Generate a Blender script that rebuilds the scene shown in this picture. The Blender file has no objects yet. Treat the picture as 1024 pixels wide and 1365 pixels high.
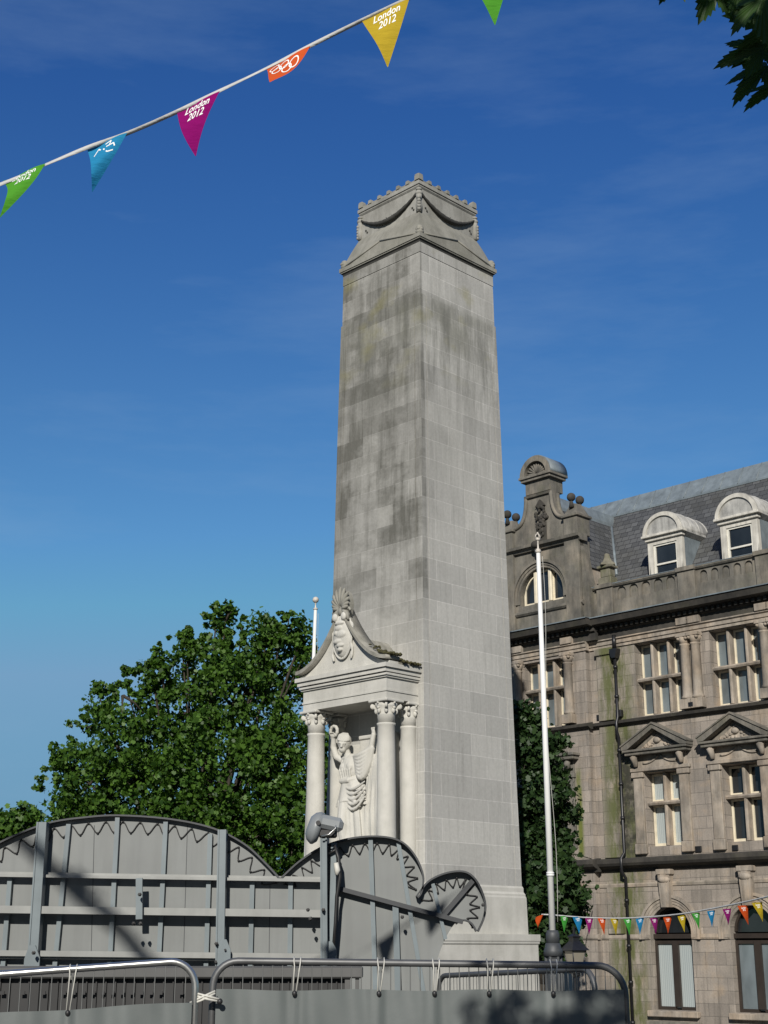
import bpy, math, random
import numpy as np
from mathutils import Vector, Matrix

# ------------------------------------------------------------------ camera, sky, sun, exposure
scene = bpy.context.scene
CAM_H = 1.22
PITCH = math.radians(17.2)
F = 1880.0                                   # focal length in photo pixels (photo 1024 x 1365)
cam_d = bpy.data.cameras.new('camera')
cam = bpy.data.objects.new('camera', cam_d)
scene.collection.objects.link(cam)
cam.location = (0, 0, CAM_H)
cam.rotation_euler = (math.pi / 2 + PITCH, 0, 0)
cam_d.sensor_fit = 'VERTICAL'
cam_d.sensor_height = 36.0
cam_d.lens = 36.0 * F / 1365.0
cam_d.clip_start = 0.05
cam_d.clip_end = 3000
scene.camera = cam

SUN_EL = math.radians(28.0)
SUN_DIR = Vector((-0.13 * math.cos(SUN_EL), -0.9915 * math.cos(SUN_EL), math.sin(SUN_EL))).normalized()
world = bpy.data.worlds.new('World')
scene.world = world
world.use_nodes = True
wn, wl = world.node_tree.nodes, world.node_tree.links
wn.clear()
w_out = wn.new('ShaderNodeOutputWorld')
w_bg = wn.new('ShaderNodeBackground')
w_bg.inputs['Strength'].default_value = 0.075
sky = wn.new('ShaderNodeTexSky')
sky.sky_type = 'NISHITA'
sky.sun_disc = False
sky.sun_elevation = SUN_EL
sky.sun_rotation = math.atan2(SUN_DIR.x, SUN_DIR.y) % (2 * math.pi)
sky.air_density = 1.0
sky.dust_density = 0.6
sky.ozone_density = 2.2
w_tc = wn.new('ShaderNodeTexCoord')
w_map = wn.new('ShaderNodeMapping')
w_map.inputs['Rotation'].default_value = (0.0, math.radians(-52), 0.0)
w_map.inputs['Scale'].default_value = (1.2, 2.0, 6.0)
w_noise = wn.new('ShaderNodeTexNoise')
w_noise.inputs['Scale'].default_value = 1.7
w_noise.inputs['Detail'].default_value = 7
w_noise.inputs['Roughness'].default_value = 0.62
w_ramp = wn.new('ShaderNodeValToRGB')
w_ramp.color_ramp.elements[0].position = 0.52
w_ramp.color_ramp.elements[1].position = 0.85
w_ramp.color_ramp.elements[0].color = (0, 0, 0, 1)
w_ramp.color_ramp.elements[1].color = (0.26, 0.26, 0.26, 1)
w_mix = wn.new('ShaderNodeMixRGB')
w_mix.inputs['Color2'].default_value = (4.2, 6.0, 8.4, 1)
w_sat = wn.new('ShaderNodeHueSaturation')
w_sat.inputs['Saturation'].default_value = 1.36
w_sat.inputs['Value'].default_value = 1.4
w_sat.inputs['Hue'].default_value = 0.505
w_cap = wn.new('ShaderNodeMixRGB'); w_cap.blend_type = 'DARKEN'; w_cap.inputs['Fac'].default_value = 1.0
w_cap.inputs['Color2'].default_value = (2.6, 4.7, 8.2, 1)
wl.new(w_tc.outputs['Generated'], w_map.inputs['Vector'])
wl.new(w_map.outputs['Vector'], w_noise.inputs['Vector'])
wl.new(w_noise.outputs['Fac'], w_ramp.inputs['Fac'])
wl.new(w_ramp.outputs['Color'], w_mix.inputs['Fac'])
wl.new(sky.outputs['Color'], w_sat.inputs['Color'])
wl.new(w_sat.outputs['Color'], w_cap.inputs['Color1'])
# sky behind the viewer dimmed to deepen shadows; stands in for trees and houses
w_sep = wn.new('ShaderNodeSeparateXYZ'); wl.new(w_tc.outputs['Generated'], w_sep.inputs[0])
w_rng = wn.new('ShaderNodeMapRange'); w_rng.interpolation_type = 'SMOOTHSTEP'
for i_, v_ in enumerate((-0.75, 0.1, 0.35, 1.0)): w_rng.inputs[i_ + 1].default_value = v_
wl.new(w_sep.outputs['Y'], w_rng.inputs[0])
w_mul = wn.new('ShaderNodeMixRGB'); w_mul.blend_type = 'MULTIPLY'; w_mul.inputs['Fac'].default_value = 1.0
w_rz = wn.new('ShaderNodeValToRGB')
for p_, c_ in ((0.02, (0.80, 0.92, 0.76, 1)), (0.13, (0.84, 0.98, 0.86, 1)), (0.26, (1.04, 1.03, 0.95, 1)), (0.36, (1.12, 1.0, 0.98, 1)), (0.55, (0.98, 0.84, 1.02, 1))):
    e_ = w_rz.color_ramp.elements[0] if p_ == 0.02 else w_rz.color_ramp.elements.new(p_)
    e_.position = p_; e_.color = c_
w_rz.color_ramp.elements[len(w_rz.color_ramp.elements) - 1].color = (0.98, 0.84, 1.02, 1)
wl.new(w_sep.outputs['Z'], w_rz.inputs['Fac'])
w_m2 = wn.new('ShaderNodeMixRGB'); w_m2.blend_type = 'MULTIPLY'; w_m2.inputs['Fac'].default_value = 1.0
wl.new(w_cap.outputs['Color'], w_m2.inputs['Color1']); wl.new(w_rz.outputs['Color'], w_m2.inputs['Color2'])
wl.new(w_m2.outputs['Color'], w_mix.inputs['Color1']); wl.new(w_mix.outputs['Color'], w_mul.inputs['Color1']); wl.new(w_rng.outputs[0], w_mul.inputs['Color2'])
wl.new(w_mul.outputs['Color'], w_bg.inputs['Color'])
wl.new(w_bg.outputs['Background'], w_out.inputs['Surface'])

sun_d = bpy.data.lights.new('sun', 'SUN')
sun_d.energy = 4.9
sun_d.angle = math.radians(0.5)
sun_d.color = (1.0, 0.955, 0.885)
sun = bpy.data.objects.new('sun', sun_d)
scene.collection.objects.link(sun)
sun.rotation_euler = SUN_DIR.to_track_quat('Z', 'Y').to_euler()
sun.location = (-5, -20, 30)

scene.view_settings.view_transform = 'Standard'
scene.view_settings.look = 'None'
scene.view_settings.exposure = 0.0
scene.view_settings.gamma = 1.0
scene.view_settings.use_curve_mapping = False

COL = scene.collection
PI = math.pi
R2 = 2 ** 0.5 / 2

# ------------------------------------------------------------------ helpers
def at(x, y, Y):
    """point in the place at forward distance Y seen at photo pixel x, y"""
    u = (x - 512) / F
    v = (682.5 - y) / F
    d = (u, math.cos(PITCH) - v * math.sin(PITCH), math.sin(PITCH) + v * math.cos(PITCH))
    k = Y / d[1]
    return Vector((d[0] * k, Y, CAM_H + d[2] * k))


class MB:
    def __init__(self):
        self.v = []; self.f = []; self.s = []

    def mark(self):
        return len(self.v)

    def xf(self, m0, M):
        for i in range(m0, len(self.v)):
            self.v[i] = tuple(M @ Vector(self.v[i]))

    def face(self, idx, smooth=False):
        self.f.append(tuple(idx)); self.s.append(smooth)

    def poly(self, pts, smooth=False):
        n = len(self.v)
        self.v += [tuple(p) for p in pts]
        self.face(range(n, n + len(pts)), smooth)

    def box(self, x0, x1, y0, y1, z0, z1):
        n = len(self.v)
        self.v += [(x0, y0, z0), (x1, y0, z0), (x1, y1, z0), (x0, y1, z0),
                   (x0, y0, z1), (x1, y0, z1), (x1, y1, z1), (x0, y1, z1)]
        for q in ((0, 3, 2, 1), (4, 5, 6, 7), (0, 1, 5, 4), (1, 2, 6, 5), (2, 3, 7, 6), (3, 0, 4, 7)):
            self.face([n + i for i in q])
        return self

    def bbox(self, x0, x1, y0, y1, z0, z1, b=0.01):
        """box with chamfered edges"""
        n0 = self.mark()
        xs, ys, zs = (x0, x1), (y0, y1), (z0, z1)
        b = min(b, (x1 - x0) * .45, (y1 - y0) * .45, (z1 - z0) * .45)
        import itertools
        idx = {}
        for i, j, k in itertools.product((0, 1), repeat=3):
            sx, sy, sz = (1 if i == 0 else -1), (1 if j == 0 else -1), (1 if k == 0 else -1)
            c = (xs[i], ys[j], zs[k])
            idx[i, j, k, 'x'] = len(self.v); self.v.append((c[0], c[1] + sy * b, c[2] + sz * b))
            idx[i, j, k, 'y'] = len(self.v); self.v.append((c[0] + sx * b, c[1], c[2] + sz * b))
            idx[i, j, k, 'z'] = len(self.v); self.v.append((c[0] + sx * b, c[1] + sy * b, c[2]))
        def add(ids):
            c = (Vector(((x0 + x1) / 2, (y0 + y1) / 2, (z0 + z1) / 2)))
            p = [Vector(self.v[i]) for i in ids]
            nrm = (p[1] - p[0]).cross(p[2] - p[0])
            m = sum(p, Vector()) / len(p) - c
            self.face(ids if nrm.dot(m) > 0 else ids[::-1])
        for a in (0, 1):
            add([idx[a, 0, 0, 'x'], idx[a, 1, 0, 'x'], idx[a, 1, 1, 'x'], idx[a, 0, 1, 'x']])
            add([idx[0, a, 0, 'y'], idx[1, a, 0, 'y'], idx[1, a, 1, 'y'], idx[0, a, 1, 'y']])
            add([idx[0, 0, a, 'z'], idx[1, 0, a, 'z'], idx[1, 1, a, 'z'], idx[0, 1, a, 'z']])
        for a in (0, 1):
            for c in (0, 1):
                add([idx[a, c, 0, 'x'], idx[a, c, 1, 'x'], idx[a, c, 1, 'y'], idx[a, c, 0, 'y']])
                add([idx[a, 0, c, 'x'], idx[a, 1, c, 'x'], idx[a, 1, c, 'z'], idx[a, 0, c, 'z']])
                add([idx[0, a, c, 'y'], idx[1, a, c, 'y'], idx[1, a, c, 'z'], idx[0, a, c, 'z']])
        for i, j, k in itertools.product((0, 1), repeat=3):
            add([idx[i, j, k, 'x'], idx[i, j, k, 'y'], idx[i, j, k, 'z']])
        return self

    def prism(self, pts, a, b, axis='y', smooth=False):
        """closed 2D outline extruded along an axis. axis y: pts are (x,z); x: (y,z); z: (x,y)"""
        n = len(self.v); k = len(pts)
        def P(p, t):
            return (p[0], t, p[1]) if axis == 'y' else ((t, p[0], p[1]) if axis == 'x' else (p[0], p[1], t))
        self.v += [P(p, a) for p in pts] + [P(p, b) for p in pts]
        area = sum(pts[i][0] * pts[(i + 1) % k][1] - pts[(i + 1) % k][0] * pts[i][1] for i in range(k))
        flip = (area < 0) ^ (a > b)
        if axis == 'y':
            flip = not flip
        A = list(range(n, n + k)); B = list(range(n + k, n + 2 * k))
        self.face(A[::-1] if not flip else A); self.face(B if not flip else B[::-1])
        for i in range(k):
            j = (i + 1) % k
            q = [A[i], A[j], B[j], B[i]]
            self.face(q if not flip else q[::-1], smooth)
        return self

    def plate(self, pts, a, b):
        """outline in x,z given thickness, faces triangulated so deep concave outlines stay sound"""
        from mathutils.geometry import tessellate_polygon
        P = []
        for p in pts:
            if not P or math.hypot(p[0] - P[-1][0], p[1] - P[-1][1]) > 1e-4: P.append(p)
        tris = tessellate_polygon([[Vector((p[0], p[1], 0)) for p in P]])
        n = len(self.v); k = len(P)
        self.v += [(p[0], a, p[1]) for p in P] + [(p[0], b, p[1]) for p in P]
        for t in tris:
            q = [P[i] for i in t]
            ar = (q[1][0] - q[0][0]) * (q[2][1] - q[0][1]) - (q[2][0] - q[0][0]) * (q[1][1] - q[0][1])
            t = list(t) if ar > 0 else list(t)[::-1]
            self.face([n + i for i in t]); self.face([n + k + i for i in t][::-1])
        area = sum(P[i][0] * P[(i + 1) % k][1] - P[(i + 1) % k][0] * P[i][1] for i in range(k))
        for i in range(k):
            j = (i + 1) % k
            q = [n + j, n + i, n + k + i, n + k + j]
            self.face(q if area > 0 else q[::-1])
        return self

    def tube(self, pts, r, n=8, closed=False, caps=True, smooth=True, flat=1.0):
        pts = [Vector(p) for p in pts]
        k = len(pts)
        rs = r if isinstance(r, (list, tuple)) else [r] * k
        base = len(self.v)
        prev = None
        for i in range(k):
            if closed:
                t = pts[(i + 1) % k] - pts[i - 1]
            else:
                t = pts[min(i + 1, k - 1)] - pts[max(i - 1, 0)]
            if t.length < 1e-9: t = Vector((0, 0, 1))
            t.normalize()
            if prev is None:
                ref = Vector((0, 0, 1)) if abs(t.z) < 0.9 else Vector((0, 1, 0))
                u = t.cross(ref).normalized()
            else:
                u = (prev - t * prev.dot(t))
                u = u.normalized() if u.length > 1e-6 else t.orthogonal().normalized()
            w = t.cross(u)
            prev = u
            for j in range(n):
                a = 2 * PI * j / n
                self.v.append(tuple(pts[i] + (u * math.cos(a) + w * math.sin(a) * flat) * rs[i]))
        for i in range(k if closed else k - 1):
            i2 = (i + 1) % k
            for j in range(n):
                j2 = (j + 1) % n
                self.face([base + i * n + j, base + i * n + j2, base + i2 * n + j2, base + i2 * n + j], smooth)
        if caps and not closed:
            self.face([base + j for j in range(n)][::-1])
            self.face([base + (k - 1) * n + j for j in range(n)])
        return self

    def lathe(self, prof, c=(0, 0, 0), n=16, smooth=True, sx=1, sy=1):
        base = len(self.v); k = len(prof)
        for r, z in prof:
            for j in range(n):
                a = 2 * PI * j / n
                self.v.append((c[0] + r * math.cos(a) * sx, c[1] + r * math.sin(a) * sy, c[2] + z))
        for i in range(k - 1):
            for j in range(n):
                j2 = (j + 1) % n
                self.face([base + i * n + j, base + i * n + j2, base + (i + 1) * n + j2, base + (i + 1) * n + j], smooth)
        self.face([base + j for j in range(n)][::-1]); self.face([base + (k - 1) * n + j for j in range(n)])
        return self

    def ell(self, c, r, n=12, m=8):
        rx, ry, rz = r if isinstance(r, (tuple, list)) else (r, r, r)
        prof = [(math.sin(PI * i / m), -math.cos(PI * i / m)) for i in range(m + 1)]
        prof[0] = (1e-3, -1); prof[-1] = (1e-3, 1)
        m0 = self.mark()
        self.lathe(prof, n=n)
        self.xf(m0, Matrix.Translation(c) @ Matrix.Diagonal((rx, ry, rz, 1)))
        return self

    def mesh(self, name):
        me = bpy.data.meshes.new(name)
        me.from_pydata(self.v, [], self.f)
        me.polygons.foreach_set('use_smooth', self.s)
        uv = me.uv_layers.new(name='UVMap')
        co = np.array(self.v, dtype=np.float64)
        data = np.zeros((len(me.loops), 2))
        for p in me.polygons:
            nx, ny, nz = p.normal
            li = list(p.loop_indices)
            P = co[[me.loops[l].vertex_index for l in li]]
            if abs(nz) > 0.9:
                data[li, 0] = P[:, 0]; data[li, 1] = P[:, 1]
            else:
                L = math.hypot(nx, ny)
                data[li, 0] = P[:, 0] * (-ny / L) + P[:, 1] * (nx / L); data[li, 1] = P[:, 2]
        uv.data.foreach_set('uv', data.ravel())
        return me

    def build(self, name, mat, parent=None):
        return link(name, self.mesh(name), mat, parent)


def link(name, me, mat, parent=None):
    o = bpy.data.objects.new(name, me)
    if mat is not None and not me.materials:
        me.materials.append(mat)
    COL.objects.link(o)
    o.parent = parent
    return o


def thing(name, label, cat, loc=(0, 0, 0), rz=0, group=None):
    o = bpy.data.objects.new(name, None)
    COL.objects.link(o)
    o.empty_display_size = 0.2
    o.location = loc; o.rotation_euler = (0, 0, rz)
    return tag(o, label, cat, group)


def tag(o, label=None, cat=None, group=None, kind=None):
    if label: o['label'] = label
    if cat: o['category'] = cat
    if group: o['group'] = group
    if kind: o['kind'] = kind
    return o


def remeshed(mb, name, voxel, smooth_it=2):
    me = mb.mesh(name + '_src')
    o = bpy.data.objects.new('tmp', me); COL.objects.link(o)
    m = o.modifiers.new('r', 'REMESH'); m.mode = 'VOXEL'; m.voxel_size = voxel
    if smooth_it:
        s = o.modifiers.new('s', 'SMOOTH'); s.iterations = smooth_it; s.factor = 0.5
    dg = bpy.context.evaluated_depsgraph_get(); dg.update()
    out = bpy.data.meshes.new_from_object(o.evaluated_get(dg))
    bpy.data.objects.remove(o); bpy.data.meshes.remove(me)
    out.name = name
    out.polygons.foreach_set('use_smooth', [True] * len(out.polygons))
    return out


def text_mesh(body, size):
    cu = bpy.data.curves.new('txt', 'FONT')
    cu.body = body; cu.size = size; cu.align_x = 'CENTER'; cu.align_y = 'CENTER'; cu.shear = 0.25; cu.offset = size * 0.012
    cu.space_line = 0.86; cu.resolution_u = 3
    o = bpy.data.objects.new('tmp', cu); COL.objects.link(o)
    dg = bpy.context.evaluated_depsgraph_get(); dg.update()
    me = bpy.data.meshes.new_from_object(o.evaluated_get(dg))
    v = [tuple(p.co) for p in me.vertices]; f = [tuple(p.vertices) for p in me.polygons]
    bpy.data.objects.remove(o); bpy.data.curves.remove(cu); bpy.data.meshes.remove(me)
    return v, f


# ------------------------------------------------------------------ materials
class NT:
    def __init__(self, name):
        self.m = bpy.data.materials.new(name); self.m.use_nodes = True
        self.n = self.m.node_tree.nodes; self.l = self.m.node_tree.links
        self.b = self.n['Principled BSDF']; self.out = self.n['Material Output']
        self.tc = self.n.new('ShaderNodeTexCoord')

    def set(self, **k):
        for a, b in k.items():
            self.b.inputs[a.replace('_', ' ')].default_value = b

    def noise(self, scale, detail=4, rough=0.55, sc=(1, 1, 1), src='Object', loc=(0, 0, 0)):
        mp = self.n.new('ShaderNodeMapping'); mp.inputs['Scale'].default_value = sc; mp.inputs['Location'].default_value = loc
        self.l.new(self.tc.outputs[src], mp.inputs['Vector'])
        t = self.n.new('ShaderNodeTexNoise'); t.inputs['Scale'].default_value = scale; t.inputs['Detail'].default_value = detail
        t.inputs['Roughness'].default_value = rough
        self.l.new(mp.outputs['Vector'], t.inputs['Vector'])
        return t.outputs['Fac']

    def ramp(self, src, p0, p1, c0=(0, 0, 0), c1=(1, 1, 1)):
        r = self.n.new('ShaderNodeValToRGB')
        e = r.color_ramp.elements
        e[0].position = p0; e[1].position = p1
        e[0].color = (*c0, 1); e[1].color = (*c1, 1)
        self.l.new(src, r.inputs['Fac'])
        return r.outputs['Color']

    def mix(self, fac, a, b, mode='MIX'):
        m = self.n.new('ShaderNodeMixRGB'); m.blend_type = mode
        for s, i in ((fac, 'Fac'), (a, 'Color1'), (b, 'Color2')):
            if isinstance(s, (int, float)): m.inputs[i].default_value = s
            elif isinstance(s, tuple): m.inputs[i].default_value = (*s, 1)
            else: self.l.new(s, m.inputs[i])
        return m.outputs['Color']

    def math(self, op, a, b=0.0):
        m = self.n.new('ShaderNodeMath'); m.operation = op
        for s, i in ((a, 0), (b, 1)):
            if isinstance(s, (int, float)): m.inputs[i].default_value = s
            else: self.l.new(s, m.inputs[i])
        return m.outputs[0]

    def axis(self, ax):
        if not hasattr(self, 'sep'):
            self.sep = self.n.new('ShaderNodeSeparateXYZ'); self.l.new(self.tc.outputs['Object'], self.sep.inputs[0])
        return self.sep.outputs[ax]

    def rng(self, src, a, b, c=0.0, d=1.0):
        m = self.n.new('ShaderNodeMapRange'); m.clamp = True
        m.interpolation_type = 'SMOOTHSTEP'
        m.inputs[1].default_value = a; m.inputs[2].default_value = b; m.inputs[3].default_value = c; m.inputs[4].default_value = d
        self.l.new(src, m.inputs[0])
        return m.outputs[0]

    def brick(self, bw, bh, c1, c2, mortar, msize=0.006, off=0.5):
        b = self.n.new('ShaderNodeTexBrick')
        self.l.new(self.tc.outputs['UV'], b.inputs['Vector'])
        b.inputs['Scale'].default_value = 1.0
        b.inputs['Brick Width'].default_value = bw; b.inputs['Row Height'].default_value = bh
        b.inputs['Mortar Size'].default_value = msize; b.inputs['Mortar Smooth'].default_value = 0.3
        b.inputs['Color1'].default_value = (*c1, 1); b.inputs['Color2'].default_value = (*c2, 1); b.inputs['Mortar'].default_value = (*mortar, 1)
        b.offset = off
        b.squash = 1.0
        return b.outputs['Color'], b.outputs['Fac']

    def color(self, src):
        if isinstance(src, tuple): self.b.inputs['Base Color'].default_value = (*src, 1)
        else: self.l.new(src, self.b.inputs['Base Color'])

    def bump(self, h, strength=0.3, dist=0.02):
        b = self.n.new('ShaderNodeBump'); b.inputs['Strength'].default_value = strength; b.inputs['Distance'].default_value = dist
        self.l.new(h, b.inputs['Height']); self.l.new(b.outputs['Normal'], self.b.inputs['Normal'])


def simple(name, col, rough=0.5, metal=0.0, var=0.15, nscale=3.0, bump=0.0, streak=0.0):
    t = NT(name)
    n = t.noise(nscale, 5)
    c = t.mix(t.ramp(n, 0.3, 0.7), tuple(x * (1 - var) for x in col), tuple(min(1, x * (1 + var)) for x in col))
    if streak:
        s = t.ramp(t.noise(2.0, 5, 0.6, (4, 4, 0.3)), 0.45, 0.75)
        c = t.mix(t.math('MULTIPLY', s, streak), c, tuple(x * 0.35 for x in col))
    t.color(c); t.set(Roughness=rough, Metallic=metal)
    if bump: t.bump(t.noise(nscale * 12, 4), bump, 0.01)
    return t.m


def m_monument():
    t = NT('portland_stone')
    c, f = t.brick(1.06, 0.5, (0.465, 0.455, 0.422), (0.395, 0.388, 0.36), (0.58, 0.565, 0.53), 0.008)
    c2, f2 = t.brick(2.12, 1.0, (1.06, 1.06, 1.05), (0.9, 0.9, 0.9), (1, 1, 1), 0.0, 0.37)
    c = t.mix(1.0, c, c2, 'MULTIPLY')
    n1 = t.ramp(t.noise(0.55, 6, 0.6, (1, 1, 0.8)), 0.42, 0.66)
    st = t.ramp(t.noise(2.2, 6, 0.65, (2.2, 2.2, 0.22)), 0.45, 0.78)
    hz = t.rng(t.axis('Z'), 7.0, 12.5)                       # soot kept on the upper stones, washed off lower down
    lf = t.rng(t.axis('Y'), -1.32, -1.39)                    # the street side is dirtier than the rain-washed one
    blot = t.ramp(t.noise(2.2, 9, 0.78, (1, 1, 1.2), 'Object', (2, 5, 3)), 0.38, 0.64)
    low = t.math('MULTIPLY', t.ramp(t.noise(0.8, 6, 0.62, (1, 1, 1.6), 'Object', (8, 1, 1)), 0.46, 0.56), t.rng(t.axis('Z'), 6.5, 9.0))
    d = t.math('ADD', t.math('MULTIPLY', n1, 0.22), t.math('MULTIPLY', st, 0.22))
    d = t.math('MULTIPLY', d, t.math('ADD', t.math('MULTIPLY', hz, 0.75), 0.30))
    rb, rf_ = t.brick(1.06, 0.5, (0, 0, 0), (1, 1, 1), (0.5, 0.5, 0.5), 0.0)
    e = t.math('ADD', t.math('MULTIPLY', blot, 0.10), t.math('ADD', t.math('MULTIPLY', low, 0.20), 0.30))
    e = t.math('ADD', e, t.math('MULTIPLY', st, 0.20))
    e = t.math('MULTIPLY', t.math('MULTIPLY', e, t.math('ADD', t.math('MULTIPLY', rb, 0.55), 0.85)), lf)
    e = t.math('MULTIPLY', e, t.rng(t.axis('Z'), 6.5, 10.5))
    d = t.math('ADD', d, e)
    c = t.mix(d, c, (0.115, 0.112, 0.095))
    band = t.math('MULTIPLY', t.rng(t.axis('Z'), 15.3, 16.0), t.rng(t.axis('Z'), 17.0, 16.75))
    band = t.math('MULTIPLY', band, t.ramp(t.noise(1.0, 5), 0.36, 0.6))
    c = t.mix(t.math('MULTIPLY', band, 0.5), c, (0.14, 0.14, 0.10))
    rs_ = t.math('MULTIPLY', t.ramp(t.noise(1.3, 8, 0.7, (2.6, 2.6, 0.35), 'Object', (6, 2, 0)), 0.40, 0.62), t.math('MULTIPLY', t.rng(t.axis('Z'), 13.2, 15.2), t.rng(t.axis('Z'), 17.2, 16.6)))
    c = t.mix(t.math('MULTIPLY', rs_, 0.62), c, (0.10, 0.10, 0.085))
    dk = t.ramp(t.noise(3.0, 7, 0.7, (3.5, 3.5, 0.16), 'Object', (1, 4, 7)), 0.50, 0.74)
    c = t.mix(t.math('MULTIPLY', dk, 0.32), c, (0.14, 0.14, 0.12))
    yel = t.math('MULTIPLY', t.ramp(t.noise(0.9, 4, 0.5, (1, 1, 1.4), 'Object', (3, 7, 1)), 0.56, 0.7), t.rng(t.axis('Z'), 14.0, 16.2))
    c = t.mix(t.math('MULTIPLY', yel, 0.4), c, (0.24, 0.22, 0.08))
    fine = t.ramp(t.noise(14, 5, 0.7), 0.3, 0.75, (0.88, 0.88, 0.88), (1.07, 1.07, 1.07))
    c = t.mix(1.0, c, fine, 'MULTIPLY')
    t.color(c); t.set(Roughness=0.85)
    h = t.math('SUBTRACT', t.noise(26, 5, 0.6), t.math('MULTIPLY', f, 0.6))
    t.bump(h, 0.25, 0.012)
    return t.m


def m_plainstone(name, a, b, dark, amount, moss=0.0, nscale=1.1, bump=0.3, light=None):
    t = NT(name)
    c = t.mix(t.ramp(t.noise(2.5, 6, 0.6), 0.3, 0.7), a, b)
    if light:
        l = t.ramp(t.noise(0.8, 7, 0.65, (1, 1, 0.8), 'Object', (4, 4, 2)), 0.47, 0.63)
        c = t.mix(t.math('MULTIPLY', l, 0.8), c, light)
    d = t.ramp(t.noise(nscale, 7, 0.65, (1, 1, 0.55)), 0.4, 0.72)
    c = t.mix(t.math('MULTIPLY', d, amount), c, dark)
    st = t.ramp(t.noise(2.6, 6, 0.65, (2.4, 2.4, 0.25), 'Object', (1, 8, 1)), 0.46, 0.72)
    c = t.mix(t.math('MULTIPLY', st, amount * 0.6), c, dark)
    if moss:
        mo = t.ramp(t.noise(1.7, 6, 0.65, (1, 1, 1), 'Object', (5, 2, 9)), 0.52, 0.72)
        c = t.mix(t.math('MULTIPLY', mo, moss), c, (0.085, 0.095, 0.025))
    t.color(c); t.set(Roughness=0.9)
    t.bump(t.noise(22, 6, 0.65), bump, 0.015)
    return t.m


def m_sandstone():
    t = NT('sandstone_ashlar')
    c, f = t.brick(0.72, 0.37, (0.375, 0.325, 0.272), (0.25, 0.218, 0.185), (0.115, 0.104, 0.09), 0.008)
    g = t.ramp(t.noise(0.9, 6, 0.6), 0.4, 0.7)
    c = t.mix(t.math('MULTIPLY', g, 0.6), c, (0.165, 0.15, 0.13))
    orange = t.ramp(t.noise(1.2, 5, 0.6, (1, 1, 1), 'Object', (9, 1, 4)), 0.55, 0.75)
    c = t.mix(t.math('MULTIPLY', orange, 0.55), c, (0.42, 0.31, 0.20))
    st = t.ramp(t.noise(1.6, 6, 0.65, (2.4, 2.4, 0.2)), 0.48, 0.75)
    c = t.mix(t.math('MULTIPLY', st, 0.65), c, (0.075, 0.068, 0.057))
    # algae running down beside the rainwater pipe and at the foot of the attic
    ax = t.math('ABSOLUTE', t.math('ADD', t.axis('X'), 1.72))
    al = t.math('MULTIPLY', t.rng(ax, 0.95, 0.25), t.ramp(t.noise(1.5, 7, 0.72, (2.2, 2.2, 0.6)), 0.38, 0.56))
    c = t.mix(t.math('MULTIPLY', al, 0.92), c, (0.092, 0.105, 0.03))
    bl = t.math('MULTIPLY', t.rng(t.math('ABSOLUTE', t.math('ADD', t.axis('X'), 1.40)), 0.62, 0.2), t.ramp(t.noise(2.3, 6, 0.7), 0.36, 0.56))
    bl = t.math('MULTIPLY', bl, t.rng(t.axis('Z'), 8.5, 7.2))
    bl = t.math('MULTIPLY', bl, t.rng(t.axis('Z'), 3.6, 4.4))
    c = t.mix(t.math('MULTIPLY', bl, 0.9), c, (0.025, 0.025, 0.018))
    a2 = t.math('MULTIPLY', t.rng(t.math('ABSOLUTE', t.math('ADD', t.axis('X'), 3.28)), 0.18, 0.03), t.rng(t.axis('Z'), 7.2, 6.6))
    a2 = t.math('MULTIPLY', a2, t.rng(t.axis('Z'), 4.0, 4.3))
    c = t.mix(t.math('MULTIPLY', a2, t.ramp(t.noise(2.0, 5), 0.25, 0.5)), c, (0.13, 0.15, 0.03))
    fine = t.ramp(t.noise(18, 5, 0.7), 0.3, 0.75, (0.82, 0.82, 0.82), (1.1, 1.1, 1.1))
    c = t.mix(1.0, c, fine, 'MULTIPLY')
    t.color(c); t.set(Roughness=0.9)
    t.bump(t.math('SUBTRACT', t.noise(20, 5, 0.6), t.math('MULTIPLY', f, 0.8)), 0.35, 0.015)
    return t.m


def m_slate():
    t = NT('roof_slate')
    c, f = t.brick(0.3, 0.2, (0.104, 0.107, 0.107), (0.062, 0.064, 0.064), (0.02, 0.02, 0.022), 0.012)
    mo = t.ramp(t.noise(0.8, 6, 0.6), 0.45, 0.72)
    c = t.mix(t.math('MULTIPLY', mo, 0.5), c, (0.06, 0.058, 0.045))
    t.color(c); t.set(Roughness=0.6)
    t.bump(t.math('SUBTRACT', t.noise(9, 3), t.math('MULTIPLY', f, 1.5)), 0.5, 0.02)
    return t.m


def m_leaf(name, a, b, trans=0.3):
    t = NT(name)
    gi = t.n.new('ShaderNodeNewGeometry')
    c = t.mix(gi.outputs['Random Per Island'], a, b)
    t.color(c); t.set(Roughness=0.5)
    t.b.inputs['Specular IOR Level'].default_value = 0.3
    tr = t.n.new('ShaderNodeBsdfTranslucent')
    t.l.new(t.mix(1.0, c, (1.2, 1.5, 0.5), 'MULTIPLY'), tr.inputs['Color'])
    mx = t.n.new('ShaderNodeMixShader'); mx.inputs['Fac'].default_value = trans
    t.l.new(t.b.outputs[0], mx.inputs[1]); t.l.new(tr.outputs[0], mx.inputs[2])
    t.l.new(mx.outputs[0], t.out.inputs['Surface'])
    return t.m


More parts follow.
